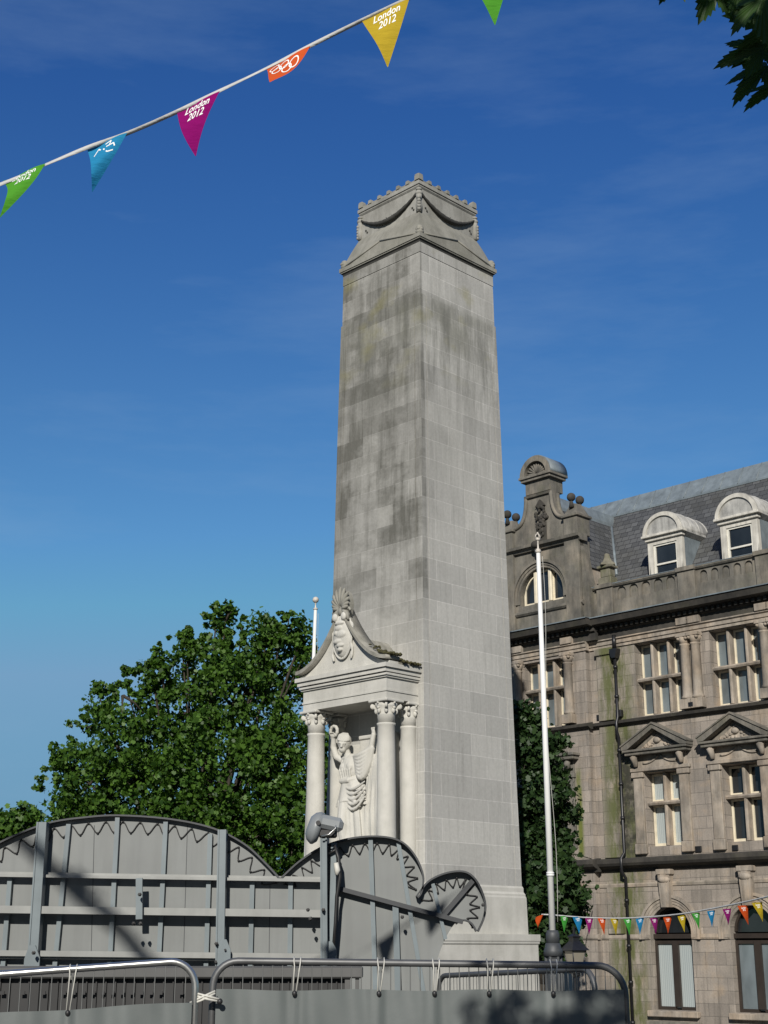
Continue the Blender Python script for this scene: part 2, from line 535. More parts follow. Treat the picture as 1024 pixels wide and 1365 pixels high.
def m_fabric(name, col, trans=0.3):
    t = NT(name)
    c = t.mix(t.ramp(t.noise(9, 4), 0.3, 0.7), tuple(x * 0.88 for x in col), col)
    t.color(c); t.set(Roughness=0.9); t.b.inputs['Specular IOR Level'].default_value = 0.05
    t.bump(t.noise(14, 3, 0.5, (1, 1, 3)), 0.35, 0.02)
    tr = t.n.new('ShaderNodeBsdfTranslucent'); t.l.new(c, tr.inputs['Color'])
    mx = t.n.new('ShaderNodeMixShader'); mx.inputs['Fac'].default_value = trans
    t.l.new(t.b.outputs[0], mx.inputs[1]); t.l.new(tr.outputs[0], mx.inputs[2])
    t.l.new(mx.outputs[0], t.out.inputs['Surface'])
    return t.m


def m_glass(name, col, var=0.3):
    t = NT(name)
    c = t.mix(t.ramp(t.noise(1.3, 3, 0.5, (1, 1, 0.5)), 0.35, 0.65), tuple(x * (1 - var) for x in col), tuple(x * (1 + var) for x in col))
    t.color(c); t.set(Roughness=0.06)
    t.b.inputs['Specular IOR Level'].default_value = 0.55
    t.bump(t.noise(1.6, 2), 0.06, 0.05)
    return t.m


def m_curtain(name):
    t = NT(name)
    w = t.n.new('ShaderNodeTexWave'); w.inputs['Scale'].default_value = 4.5; w.inputs['Distortion'].default_value = 1.2
    w.inputs['Detail'].default_value = 1.0
    t.l.new(t.tc.outputs['Object'], w.inputs['Vector'])
    c = t.mix(w.outputs['Fac'], (0.30, 0.34, 0.34), (0.40, 0.44, 0.43))
    t.color(c); t.set(Roughness=0.35)
    t.b.inputs['Coat Weight'].default_value = 1.0
    t.b.inputs['Coat Roughness'].default_value = 0.03
    return t.m


def m_ground():
    t = NT('paving')
    c, f = t.brick(0.6, 0.4, (0.085, 0.083, 0.078), (0.06, 0.059, 0.057), (0.03, 0.03, 0.03), 0.006)
    c = t.mix(t.math('MULTIPLY', t.ramp(t.noise(0.5, 6), 0.4, 0.7), 0.5), c, (0.045, 0.044, 0.042))
    t.color(c); t.set(Roughness=0.85)
    t.bump(t.math('SUBTRACT', t.noise(30, 4), f), 0.3, 0.01)
    return t.m


M_STONE = m_monument()
M_CARVE = m_plainstone('carved_portland_stone', (0.55, 0.535, 0.485), (0.46, 0.45, 0.405), (0.22, 0.21, 0.175), 0.3)
M_DIRTY = m_plainstone('weathered_stone', (0.31, 0.30, 0.26), (0.23, 0.224, 0.19), (0.10, 0.097, 0.08), 0.55, 0.1)
M_COPING = m_plainstone('weathered_coping', (0.36, 0.345, 0.30), (0.26, 0.25, 0.215), (0.09, 0.087, 0.07), 0.7, 0.15, 2.0)
M_CROWN = m_plainstone('washed_crown_stone', (0.36, 0.352, 0.32), (0.28, 0.275, 0.245), (0.11, 0.107, 0.09), 0.6, 0.0, 1.6)
M_SOOTSHADE = m_plainstone('soot_and_shade_stone', (0.06, 0.058, 0.05), (0.03, 0.03, 0.027), (0.015, 0.015, 0.014), 0.6)  # soot on the swags; under the cornice it paints the shadow in
M_MOSSY = m_plainstone('mossy_coping', (0.24, 0.225, 0.17), (0.15, 0.14, 0.10), (0.05, 0.048, 0.03), 0.7, 0.7, 2.0)
M_SAND = m_sandstone()
M_SANDTRIM = m_plainstone('sandstone_dressing', (0.42, 0.365, 0.30), (0.30, 0.262, 0.215), (0.06, 0.055, 0.048), 0.75, 0.1, 1.6, 0.3, (0.44, 0.345, 0.25))
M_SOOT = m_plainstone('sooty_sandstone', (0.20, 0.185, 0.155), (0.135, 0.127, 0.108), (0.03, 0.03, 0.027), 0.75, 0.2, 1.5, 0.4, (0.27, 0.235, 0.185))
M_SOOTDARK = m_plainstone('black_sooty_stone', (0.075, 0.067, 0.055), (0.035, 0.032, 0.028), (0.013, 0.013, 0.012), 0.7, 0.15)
M_SLATE = m_slate()
M_LEAD = simple('lead_sheet', (0.165, 0.195, 0.21), 0.45, 0.0, 0.25, 2.5, 0.2, 0.25)
M_LEADWHITE = simple('weathered_white_lead', (0.36, 0.355, 0.33), 0.6, 0.0, 0.3, 3.0, 0.2, 0.6)
M_WHITE = simple('white_paint', (0.68, 0.66, 0.58), 0.45, 0, 0.1, 4.0, 0.0, 0.2)
M_DORMER = simple('weathered_white_joinery', (0.56, 0.535, 0.47), 0.55, 0, 0.18, 3.0, 0.05, 0.55)
M_CREAM = simple('cream_paint', (0.68, 0.61, 0.46), 0.5, 0, 0.12, 4.0, 0.0, 0.25)
M_BROWN = simple('dark_brown_paint', (0.035, 0.027, 0.022), 0.4)
M_POLE = simple('white_pole_paint', (0.72, 0.72, 0.69), 0.35, 0, 0.05, 2.0)
M_IRON = simple('black_iron', (0.014, 0.014, 0.015), 0.4, 0.0, 0.3, 6.0)
M_GILT = simple('weathered_finial_paint', (0.5, 0.46, 0.40), 0.5, 0.0, 0.25, 20.0)
M_GRANITE = simple('dark_granite', (0.05, 0.054, 0.057), 0.55, 0, 0.2, 8.0, 0.1)
M_PANEL = simple('grey_board', (0.175, 0.184, 0.178), 0.6, 0, 0.12, 1.1, 0.03, 0.22)
M_STEELGREY = simple('grey_painted_steel', (0.15, 0.18, 0.19), 0.42, 0.0, 0.12, 4.0, 0, 0.15)
M_RAIL = simple('grey_painted_rail', (0.25, 0.255, 0.24), 0.45, 0.0, 0.12, 4.0, 0, 0.2)
M_RIM = simple('dark_grey_trim', (0.028, 0.031, 0.034), 0.5)
M_CABLE = simple('black_cable', (0.016, 0.016, 0.016), 0.5)
M_GALV = simple('galvanised_tube', (0.52, 0.52, 0.49), 0.3, 0.9, 0.12, 8.0)
M_GALVSHADE = simple('shaded_galvanised_tube', (0.12, 0.122, 0.122), 0.5, 0.5, 0.2, 8.0)  # darker copy of the galvanised tube, leaf shade put into its colour
M_WIRE = simple('thin_steel_bar', (0.2, 0.2, 0.19), 0.45, 0.6)
M_CLOTH = simple('grey_tarpaulin', (0.105, 0.118, 0.114), 0.5, 0, 0.1, 2.0, 0.05, 0.12)
M_BUNGEE = simple('white_elastic_cord', (0.5, 0.49, 0.44), 0.6)
M_DARKSTEEL = simple('dark_steel', (0.022, 0.022, 0.022), 0.55, 0.2)
M_BEAM = simple('dull_grey_beam', (0.075, 0.075, 0.072), 0.5)
M_LAMPGREY = simple('lamp_grey_plastic', (0.20, 0.215, 0.22), 0.35)
M_GLASSDARK = m_glass('dark_window_glass', (0.018, 0.021, 0.024))
M_GLASSBLUE = m_glass('blue_grey_window_glass', (0.13, 0.155, 0.165))
M_GLASSCLEAR = m_glass('lantern_glass', (0.22, 0.2, 0.16))
M_CURTAIN = m_curtain('pale_curtain_behind_glass')
M_BARK = simple('bark', (0.038, 0.031, 0.022), 0.9, 0, 0.35, 5.0, 0.6)
M_LEAF = m_leaf('broad_leaf_green', (0.016, 0.048, 0.006), (0.085, 0.17, 0.022), 0.3)
M_LEAFDARK = m_leaf('dark_leaf_green', (0.014, 0.034, 0.010), (0.035, 0.068, 0.018), 0.2)
M_LEAFNEAR = m_leaf('maple_leaf_green', (0.022, 0.052, 0.010), (0.042, 0.088, 0.018), 0.2)
M_RIBBON = m_fabric('white_ribbon', (0.62, 0.62, 0.6), 0.2)
M_INK = simple('white_print', (0.78, 0.8, 0.78), 0.6, 0, 0.03)
FLAG = {
    'green': m_fabric('green_flag_cloth', (0.095, 0.36, 0.035)),
    'blue': m_fabric('blue_flag_cloth', (0.03, 0.28, 0.52)),
    'magenta': m_fabric('magenta_flag_cloth', (0.30, 0.008, 0.16)),
    'orange': m_fabric('orange_flag_cloth', (0.68, 0.11, 0.03)),
    'yellow': m_fabric('yellow_flag_cloth', (0.56, 0.40, 0.035)),
}
FLAGBACK = {k: m_fabric(k + '_far_flag_cloth', c) for k, c in (('green', (0.05, 0.27, 0.04)), ('blue', (0.015, 0.17, 0.34)), ('magenta', (0.22, 0.015, 0.13)), ('orange', (0.52, 0.075, 0.015)), ('yellow', (0.42, 0.31, 0.02)))}

# ------------------------------------------------------------------ ground
def ground_z(y):
    t = min(1, max(0, (y - 14.5) / 12.0))
    return -1.85 * (t * t * (3 - 2 * t))


g = MB()
ys = [-400, -60, -10, 0, 5, 10, 14] + [14.5 + i for i in range(13)] + [30, 60, 150, 1500]
xs = [-1500, -120, -30, -10, 0, 10, 30, 120, 1500]
for y in ys:
    for x in xs:
        g.v.append((x, y, ground_z(y)))
for i in range(len(ys) - 1):
    for j in range(len(xs) - 1):
        a = i * len(xs) + j
        g.face([a, a + 1, a + len(xs) + 1, a + len(xs)], True)
tag(g.build('ground', m_ground()), kind='structure')

# ------------------------------------------------------------------ war memorial
MON = thing('war_memorial', 'tall tapering pale stone cenotaph with a columned portico low on its left face', 'monument', (0.905, 34.02, 0), -PI / 4)


def notched(w):
    """square cross-section with a shallow groove beside each corner"""
    g_, a, d = 0.20, 0.022, 0.018
    one = [(-w, -w), (-w + g_, -w), (-w + g_, -w + d), (-w + g_ + a, -w + d), (-w + g_ + a, -w), (w - g_ - a, -w), (w - g_ - a, -w + d), (w - g_, -w + d), (w - g_, -w)]
    out = []
    for k in range(4):
        for p in one:
            q = p
            for _ in range(k): q = (-q[1], q[0])
            out.append(q)
    return out


def loft(mb, levels, sect):
    n0 = len(mb.v); k = None
    for w, z in levels:
        ring = sect(w); k = len(ring)
        mb.v += [(x, y, z) for x, y in ring]
    for i in range(len(levels) - 1):
        for j in range(k):
            j2 = (j + 1) % k
            mb.face([n0 + i * k + j, n0 + i * k + j2, n0 + (i + 1) * k + j2, n0 + (i + 1) * k + j])
    mb.face([n0 + j for j in range(k)][::-1]); mb.face([n0 + (len(levels) - 1) * k + j for j in range(k)])


sq = lambda w: [(-w, -w), (w, -w), (w, w), (-w, w)]
m = MB(); loft(m, [(1.635, 2.6), (1.595, 5.0), (1.553, 8.0), (1.518, 11.0), (1.487, 13.5), (1.452, 16.0), (1.438, 16.85)], notched)
loft(m, [(1.415, 16.85), (1.405, 17.9), (1.398, 18.02)], sq)
loft(m, [(1.412, 18.02), (1.408, 18.30)], sq)
m.build('shaft', M_STONE, MON)
m = MB()
loft(m, [(2.3, -2.4), (2.3, -0.55), (2.27, -0.5)], sq)
loft(m, [(2.05, -0.5), (2.05, 0.05), (2.0, 0.1)], sq)
loft(m, [(1.885, 0.1), (1.875, 1.30), (1.90, 1.33), (1.90, 1.36), (1.915, 1.39), (1.915, 1.53)], sq)
loft(m, [(1.72, 1.53), (1.705, 2.34), (1.69, 2.38), (1.69, 2.42), (1.66, 2.47), (1.66, 2.56), (1.645, 2.6)], sq)
m.build('plinth', M_CARVE, MON)
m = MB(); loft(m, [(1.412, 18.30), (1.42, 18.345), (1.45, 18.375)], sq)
m.build('shade_mould', M_SOOTSHADE, MON)  # black colour stands in for the shadow beneath the cornice
m = MB()
loft(m, [(1.46, 18.376), (1.462, 18.41)], sq)
loft(m, [(1.485, 18.412), (1.485, 18.52)], sq)
m.build('cornice', M_DIRTY, MON)
# weathered gabled block between cornice and crown
m = MB()
W1, Z1, ZP, W2, Z2 = 1.43, 18.52, 18.83, 1.10, 19.40
for k in range(4):
    Rm = Matrix.Rotation(k * PI / 2, 4, 'Z'); n0 = m.mark()
    m.poly([(-W1, -W1, Z1), (W1, -W1, Z1), (0, -W1, ZP)])
    mid = []
    for t in range(7):
        u = t / 6
        bow = 0.035 * math.sin(u * PI)
        mid.append((u, bow))
    for sgn in (-1, 1):
        for (u0, b0), (u1, b1) in zip(mid[:-1], mid[1:]):
            def L(u, b, cx, pz):
                return (cx * (1 - u) + cx / W1 * W2 * u if cx else 0, -(W1 * (1 - u) + W2 * u), pz * (1 - u) + Z2 * u + b)
            q = [L(u0, b0, sgn * W1, Z1), L(u1, b1, sgn * W1, Z1), L(u1, b1, 0, ZP), L(u0, b0, 0, ZP)]
            m.poly(q if sgn > 0 else q[::-1], True)
    # raised gable moulding
    for sgn in (-1, 1):
        m.tube([(sgn * W1, -W1 - 0.005, Z1 + 0.01), (0, -W1 - 0.005, ZP)], 0.022, 6)
    m.xf(n0, Rm)
m.build('gabled_cap', M_DIRTY, MON)
for sx in (-1, 1):
    for sy in (-1, 1):
        m = MB()
        m.lathe([(0.10, 0), (0.11, 0.07), (0.08, 0.14), (0.10, 0.19), (0.06, 0.24), (0.01, 0.26)], (sx * 1.38, sy * 1.38, 18.52), 10)
        for a in range(5):
            m.ell((sx * 1.39 + 0.07 * math.cos(a * 1.25), sy * 1.39 + 0.07 * math.sin(a * 1.25), 18.64 + 0.03 * (a % 2)), 0.04, 8, 6)
        m.build('corner_acroterion', M_DIRTY, MON)
m = MB()
loft(m, [(1.10, 19.3), (1.085, 20.10)], sq)
loft(m, [(1.09, 20.10), (1.12, 20.14), (1.12, 20.17)], sq)
loft(m, [(1.145, 20.185), (1.145, 20.28)], sq)
m.build('crown_block', M_CROWN, MON)
m = MB()
for k in range(4):
    Rm = Matrix.Rotation(k * PI / 2, 4, 'Z'); n0 = m.mark()
    m.box(-1.1, 1.1, -1.11, -0.85, 20.28, 20.35)
    for i in range(7):
        x = -1.05 + i * 0.35
        r = 0.085 if i in (0, 6) else 0.06
        hh = 0.17 if i in (0, 6) else 0.10
        m.prism([(x - r, 20.33), (x + r, 20.33), (x + r * .95, 20.33 + hh * .7), (x + r * .7, 20.33 + hh), (x - r * .7, 20.33 + hh), (x - r * .95, 20.33 + hh * .7)], -1.13, -1.0)
    m.xf(n0, Rm)
m.build('cresting', M_DIRTY, MON)
# swags and corner consoles
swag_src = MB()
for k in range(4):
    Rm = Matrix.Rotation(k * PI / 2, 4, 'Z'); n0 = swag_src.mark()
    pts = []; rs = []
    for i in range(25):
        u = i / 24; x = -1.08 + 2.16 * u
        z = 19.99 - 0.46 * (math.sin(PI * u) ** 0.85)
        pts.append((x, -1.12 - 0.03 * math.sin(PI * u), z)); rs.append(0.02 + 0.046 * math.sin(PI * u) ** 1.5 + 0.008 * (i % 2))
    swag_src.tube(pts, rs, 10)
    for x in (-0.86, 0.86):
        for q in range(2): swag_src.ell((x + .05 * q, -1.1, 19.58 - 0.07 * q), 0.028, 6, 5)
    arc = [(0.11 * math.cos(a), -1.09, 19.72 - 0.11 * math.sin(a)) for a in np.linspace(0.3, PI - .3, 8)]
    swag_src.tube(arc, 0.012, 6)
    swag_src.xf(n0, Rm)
swag_src.build('swag_carving', M_SOOTSHADE, MON)  # soot black, also carrying the dark of the underside
for sx in (-1, 1):
    for sy in (-1, 1):
        m = MB()
        c = (sx * 1.085, sy * 1.085)
        m.ell((c[0], c[1], 20.04), (0.085, 0.085, 0.05), 10, 6)
        m.ell((c[0], c[1], 19.93), (0.10, 0.10, 0.085), 10, 8)
        m.lathe([(0.075, -0.5), (0.085, -0.3), (0.06, -0.12), (0.085, 0.0)], (c[0], c[1], 19.88), 8)
        for q in range(5):
            m.ell((c[0] + sx * 0.05, c[1] + sy * 0.05, 19.78 - q * 0.085), (0.045, 0.045, 0.05), 8, 6)
        m.build('corner_console', M_CROWN, MON)
m = MB()
rng = random.Random(4)
for sx, sy in ((1, -1), (-1, -1), (-1, 1)):
    pass
for i in range(26):
    u = rng.uniform(-1, 1)
    side = rng.choice((0, 1))
    p = (u * 1.3, -1.33, 18.72) if side == 0 else (1.33, u * 1.3, 18.72)
    m = MB(); m.tube([p, (p[0] + rng.uniform(-.02, .02), p[1] + rng.uniform(-.02, .02), p[2] + 0.12)], 0.003, 4)
    m.build('bird_spike', M_GALV, MON)

# portico
PF = 2.60
def column(mb, x, y, z0, z1, r0, r1, n=20):
    k = [(r0 * 1.35, z0), (r0 * 1.35, z0 + .08), (r0 * 1.15, z0 + .12), (r0 * 1.2, z0 + .2), (r0, z0 + .26)]
    for i in range(7):
        u = i / 6
        k.append((r0 + (r1 - r0) * u ** 1.6, z0 + .3 + (z1 - z0 - .36) * u))
    k += [(r1 * 1.08, z1 - .04), (r1 * 1.08, z1)]
    mb.lathe(k, (x, y, 0), n)


def capital(mb, x, y, z0, h, r):
    mb.lathe([(r * 0.98, 0), (r * 1.02, h * .35), (r * 1.05, h * .38), (r * .98, h * .42), (r * 1.15, h * .7), (r * 1.35, h * .84)], (x, y, z0), 20)
    for a in range(8):
        an = a * PI / 4
        cx, cy = x + math.cos(an) * r * 1.13, y + math.sin(an) * r * 1.13
        mb.ell((cx, cy, z0 + h * .52), (r * .22, r * .22, h * .13), 8, 6)
        mb.ell((cx + math.cos(an) * r * .12, cy + math.sin(an) * r * .12, z0 + h * .64), (r * .2, r * .2, h * .06), 8, 6)
    for a in range(4):
        an = PI / 4 + a * PI / 2
        cx, cy = x + math.cos(an) * r * 1.5, y + math.sin(an) * r * 1.5
        n0 = mb.mark()
        mb.lathe([(r * .05, -r * .1), (r * .3, -r * .13), (r * .3, r * .13), (r * .05, r * .1)], (0, 0, 0), 12)
        mb.xf(n0, Matrix.Translation((cx, cy, z0 + h * .72)) @ Matrix.Rotation(an, 4, 'Z') @ Matrix.Rotation(PI / 2, 4, 'X'))
        mb.tube([(x + math.cos(an) * r, y + math.sin(an) * r, z0 + h * .45), (cx, cy, z0 + h * .8)], r * .14, 6)
    for sx in (0, 1, 2, 3):
        an = sx * PI / 2
        mb.ell((x + math.cos(an) * r * 1.28, y + math.sin(an) * r * 1.28, z0 + h * .86), (r * .18, r * .18, r * .18), 8, 6)
    w = r * 1.45
    mb.bbox(x - w, x + w, y - w, y + w, z0 + h * .88, z0 + h, 0.015)


for x in (-1.17, 1.15):
    c = MB(); column(c, x, -PF + .24, 2.6, 6.03, 0.222, 0.198)
    co = c.build('column', M_CARVE, MON)
    c = MB(); capital(c, x, -PF + .24, 6.03, 0.52, 0.2)
    c.build('capital', M_CARVE, co)
for x in (-1.17, 1.15):
    c = MB(); column(c, x, -1.64, 2.6, 6.03, 0.2, 0.185)
    po = c.build('pilaster', M_CARVE, MON)
    c = MB(); capital(c, x, -1.64, 6.03, 0.52, 0.185)
    c.build('capital', M_CARVE, po)
m = MB()
m.box(-1.5, 1.5, -PF - .1, -1.6, -2.3, 2.45); m.bbox(-1.55, 1.55, -PF - .15, -1.6, 2.45, 2.6, .02)
m.build('portico_base', M_CARVE, MON)
m = MB()
y1 = -1.55
m.box(-1.40, 1.38, -PF + .02, y1, 6.555, 6.72)
m.box(-1.42, 1.40, -PF, y1, 6.72, 6.76)
m.box(-1.40, 1.38, -PF + .02, y1, 6.76, 7.03)
m.box(-1.44, 1.42, -PF - .02, y1, 7.03, 7.07)
m.box(-1.47, 1.45, -PF - .06, y1, 7.07, 7.12)
m.build('entablature', M_CARVE, MON)
m = MB()
m.box(-1.49, 1.47, -PF - .10, y1, 7.14, 7.23)
m.box(-1.535, 1.515, -PF - .145, y1, 7.235, 7.33)
m.build('portico_cornice', M_CARVE, MON)


def concave(x):   # pediment outline: sweeps up to the centre
    a = min(1, abs(x) / 1.55)
    return 7.34 + 0.10 + 1.36 * (1 - a) ** 2.05


cx0 = -0.02
xsamp = list(np.linspace(-1.5, 1.5, 41))
m = MB()
prof = [(x + cx0, concave(x) - .05) for x in xsamp if abs(x) <= 1.5]
m.prism([(cx0 - 1.5, 7.335)] + prof + [(cx0 + 1.5, 7.335)], -PF + .02, -PF + .3)
m.build('tympanum', M_CARVE, MON)
m = MB()
prof = [(x * 1.01 + cx0, concave(x)) for x in xsamp]
top = [(x, z + .065) for x, z in prof]
m.prism([(x, z - .02) for x, z in prof] + top[::-1], -PF - .13, -PF + .32, smooth=True)
low_ = [(x, min(z - .06, 8.02 + .12 * (1 - abs(x)))) for x, z in prof]
m.prism([(prof[0][0], 7.336)] + low_ + [(prof[-1][0], 7.336)], -PF + .32, y1)
m.build('portico_roof', M_COPING, MON)
m = MB()
rng = random.Random(2)
for i in range(260):
    x = rng.choice((rng.uniform(.75, 1.55), rng.uniform(1.2, 1.6), rng.uniform(1.2, 1.6)))
    y = rng.uniform(-PF - .05, -1.65)
    z = concave(x / 1.05) + (.10 if y < -PF + .32 else -.04)
    m.ell((x, y, z), (rng.uniform(.02, .06), rng.uniform(.02, .06), rng.uniform(.015, .045)), 6, 4)
mo_ = m.build('moss', simple('moss', (0.055, 0.05, 0.018), 0.95, 0, 0.5, 12.0, 0.6), MON)
mo_['kind'] = 'stuff'
m = MB()
for i in range(11):
    a = math.radians(-78 + i * 15.6)
    Ln = 0.24 + 0.32 * math.cos(a) ** 2
    pts = [(cx0 + math.sin(a) * Ln * u, -PF - .06 - .06 * math.sin(u * PI * .8), 8.78 + math.cos(a) * Ln * u * .95) for u in np.linspace(.12, 1, 6)]
    m.tube(pts, [.022, .035, .045, .05, .048, .025], 6)
m.prism([(cx0 + 0.23 * math.cos(a), 8.90 + 0.36 * math.sin(a)) for a in np.linspace(0, 2 * PI, 20)[:-1]], -PF - .05, -PF + .12)
for sx in (-1, 1):
    m.tube([(cx0 + sx * (.22 + .07 * math.cos(a)), -PF - .06, 8.72 + .07 * math.sin(a)) for a in np.linspace(0, 5, 12)], .03, 6)
    m.tube([(cx0 + sx * .05, -PF - .08, 8.78), (cx0 + sx * .2, -PF - .1, 8.66), (cx0 + sx * .27, -PF - .1, 8.50)], [.05, .06, .03], 8)
m.ell((cx0, -PF - .08, 8.74), (.1, .07, .1), 10, 8)
m.build('anthemion', M_DIRTY, MON)
sh = MB()
sh.ell((cx0, -PF - .02, 8.18), (.29, .13, .52), 20, 14)
for sx in (-1, 1):
    sh.ell((cx0 + sx * .15, -PF - .13, 8.60), (.09, .06, .1), 10, 8)
    sh.tube([(cx0 + sx * (.3 + .03 * math.sin(i)), -PF - .02, 8.45 - i * .085) for i in range(11)], [.03 + .012 * (i % 2) for i in range(11)], 6)
arms = [(-.02, 8.33, .13, .07), (.05, 8.18, .16, .09), (-.06, 8.02, .15, .06), (.03, 7.92, .12, .05), (-.1, 8.22, .07, .06), (0, 8.45, .16, .05), (0.02, 7.82, .08, .05)]
for x, z, rx, rz in arms:
    sh.ell((cx0 + x, -PF - .13, z), (rx, .05, rz), 10, 8)
sh.tube([(cx0 + .32 * math.sin(a), -PF - .03, 8.18 - .56 * math.cos(a)) for a in np.linspace(-2.3, 2.3, 24)], .025, 6)
link('shield', remeshed(sh, 'shield', .014, 1), M_CARVE, MON)

# the carved figure of Victory between the columns
st = MB()
YB = -1.93
def S(x, z, y=0): return (x, YB + y, z)
# relief slab behind the figure
st.box(-.30, .80, -1.78, -1.5, 2.6, 5.90); st.box(-.30, .80, -1.82, -1.5, 5.86, 5.95); st.box(-1.0, .62, -1.72, -1.5, 2.6, 5.78)
# skirt with folds
nT, nZ = 72, 16
base = len(st.v)
for i in range(nZ):
    u = i / (nZ - 1); z = 2.62 + u * 1.85
    for j in range(nT):
        a = 2 * PI * j / nT
        fold = 1 + (.14 - .06 * u) * math.sin(11 * a + 2.2 * math.sin(2 * a) + .8 * u) + .04 * math.sin(23 * a)
        rx, ry = (.56 - .13 * u) * fold, (.32 - .03 * u) * fold
        st.v.append((-.16 - .14 * u + rx * math.cos(a), YB + ry * math.sin(a), z))
for i in range(nZ - 1):
    for j in range(nT):
        j2 = (j + 1) % nT
        st.face([base + i * nT + j, base + i * nT + j2, base + (i + 1) * nT + j2, base + (i + 1) * nT + j])
st.face([base + j for j in range(nT)][::-1]); st.face([base + (nZ - 1) * nT + j for j in range(nT)])
# overfold of the tunic
base = len(st.v); nZ = 10
for i in range(nZ):
    u = i / (nZ - 1); z = 4.38 + u * .56
    for j in range(nT):
        a = 2 * PI * j / nT
        fold = 1 + (.10 * (1 - u) + .02) * math.sin(9 * a + 1.7 * math.sin(2 * a + 1) + u)
        rx, ry = (.52 - .21 * u) * fold, (.33 - .11 * u) * fold
        st.v.append((-.26 - .1 * u + rx * math.cos(a), YB + ry * math.sin(a), z + .05 * math.sin(3 * a) * (1 - u)))
for i in range(nZ - 1):
    for j in range(nT):
        j2 = (j + 1) % nT
        st.face([base + i * nT + j, base + i * nT + j2, base + (i + 1) * nT + j2, base + (i + 1) * nT + j])
st.face([base + j for j in range(nT)][::-1]); st.face([base + (nZ - 1) * nT + j for j in range(nT)])
st.ell(S(-.38, 5.18, -.02), (.30, .22, .34), 16, 12)
st.ell(S(.08, 5.30, .05), (.32, .13, .30), 14, 10)            # chest
st.ell(S(-.50, 5.22, -.17), (.11, .09, .11), 12, 8); st.ell(S(-.28, 5.22, -.17), (.11, .09, .11), 12, 8)
st.tube([S(-.68, 4.96, -.02), S(-.52, 4.90, -.22), S(-.28, 4.90, -.23), S(-.08, 4.96, -.03)], .06, 8)   # girdle
for k in range(5):
    st.tube([S(-.60 + k * .1, 5.40, -.10), S(-.56 + k * .08, 5.15, -.24), S(-.52 + k * .07, 4.95, -.20)], .028, 6)
st.ell(S(-.42, 5.44, -.02), (.30, .14, .10), 14, 8)             # shoulders
st.tube([S(-.46, 5.42, -.04), S(-.50, 5.62, -.10)], [.095, .085], 10)
# head, bowed and turned
hd = st.mark()
st.ell((0, 0, 0), (.145, .175, .19), 16, 12)
st.ell((0, -.13, -.10), (.085, .07, .085), 10, 8)
st.tube([(0, -.16, .06), (0, -.205, -.03)], [.022, .034], 8)
st.ell((0, -.165, -.085), (.045, .025, .014), 8, 6)
st.ell((0, -.16, -.115), (.04, .025, .014), 8, 6)
for sx in (-1, 1):
    st.tube([(sx * .09, -.145, .055), (sx * .03, -.17, .065)], .018, 6)
    st.ell((sx * .055, -.15, .018), (.026, .02, .014), 8, 6)
    st.ell((sx * .145, 0, -.01), (.02, .035, .045), 8, 6)
st.ell((0, .03, .05), (.165, .185, .175), 14, 10)
for a in np.linspace(-1.4, 1.4, 9):
    st.tube([(.15 * math.sin(a), -.12 * math.cos(a) - .03, .10), (.12 * math.sin(a), -.02, .2), (.05 * math.sin(a), .1, .22)], .022, 6)
st.ell((0, .2, .06), (.09, .09, .09), 10, 8)
st.xf(hd, Matrix.Translation(S(-.50, 5.77, -.16)) @ Matrix.Rotation(.45, 4, 'Z') @ Matrix.Rotation(.42, 4, 'X') @ Matrix.Rotation(.15, 4, 'Y'))
# raised arm with the wreath
st.tube([S(-.66, 5.40, -.02), S(-.86, 5.50, -.06), S(-.93, 5.74, -.10), S(-.88, 5.96, -.14)], [.095, .085, .075, .055], 10)
st.ell(S(-.87, 5.99, -.15), (.06, .05, .07), 10, 8)
for q in range(5):
    st.tube([S(-.92 + q * .026, 6.00, -.17), S(-.92 + q * .026, 6.06 + (.01 if q in (1, 2, 3) else 0), -.20), S(-.91 + q * .024, 6.05, -.23)], .013, 6)
st.tube([S(-.85 + .115 * math.cos(a), 6.09 + .12 * math.sin(a), -.16) for a in np.linspace(0, 2 * PI, 21)[:-1]], [.038 + .008 * (i % 2) for i in range(20)], 8, closed=True)
# other arm raised beside the column, cloak hanging below it
st.tube([S(-.18, 5.42, 0), S(.08, 5.50, -.05), S(.30, 5.62, -.06), S(.38, 5.92, -.06)], [.095, .085, .075, .055], 10)
st.ell(S(.38, 5.97, -.06), (.06, .05, .075), 10, 8)
for q in range(5):
    st.tube([S(.33 + q * .025, 5.99, -.08), S(.33 + q * .025, 6.07, -.09)], .013, 6)
for k in range(7):
    u = k / 6
    x0, z0 = -.22 + .05 * u, 5.46 - .03 * u
    x1, z1 = .38 - .04 * u, 5.62 - .10 * u
    low = 5.38 - .48 * u
    cp = [S(x0 + (x1 - x0) * q, z0 * (1 - q) + z1 * q - (min(z0, z1) - low) * math.sin(PI * q) ** .8, -.10 - .07 * math.sin(PI * q) + .04 * q) for q in np.linspace(0, 1, 11)]
    st.tube(cp, [.045 + .034 * math.sin(PI * q) for q in np.linspace(0, 1, 11)], 8)
for k in range(6):
    st.tube([S(.10 + .07 * k, 5.45, 0), S(.20 + .06 * k, 4.9, -.05), S(.10 + .085 * k, 4.2, -.05 - .05 * (k % 2)), S(.12 + .085 * k, 2.65, -.04)], [.045, .05, .05, .055], 8)
for k in range(5):
    st.tube([S(-.34 + .62 * u, 4.74 - .085 * k - (.10 + .03 * k) * math.sin(u * PI) + .10 * u, -.24 - .05 * math.sin(u * PI)) for u in np.linspace(0, 1, 9)], [.018 + .02 * math.sin(u * PI) for u in np.linspace(0, 1, 9)], 8)
st.tube([S(-.40, 4.4, -.20), S(-.36, 3.9, -.30), S(-.30, 3.2, -.24), S(-.28, 2.65, -.2)], [.15, .15, .11, .1], 10)
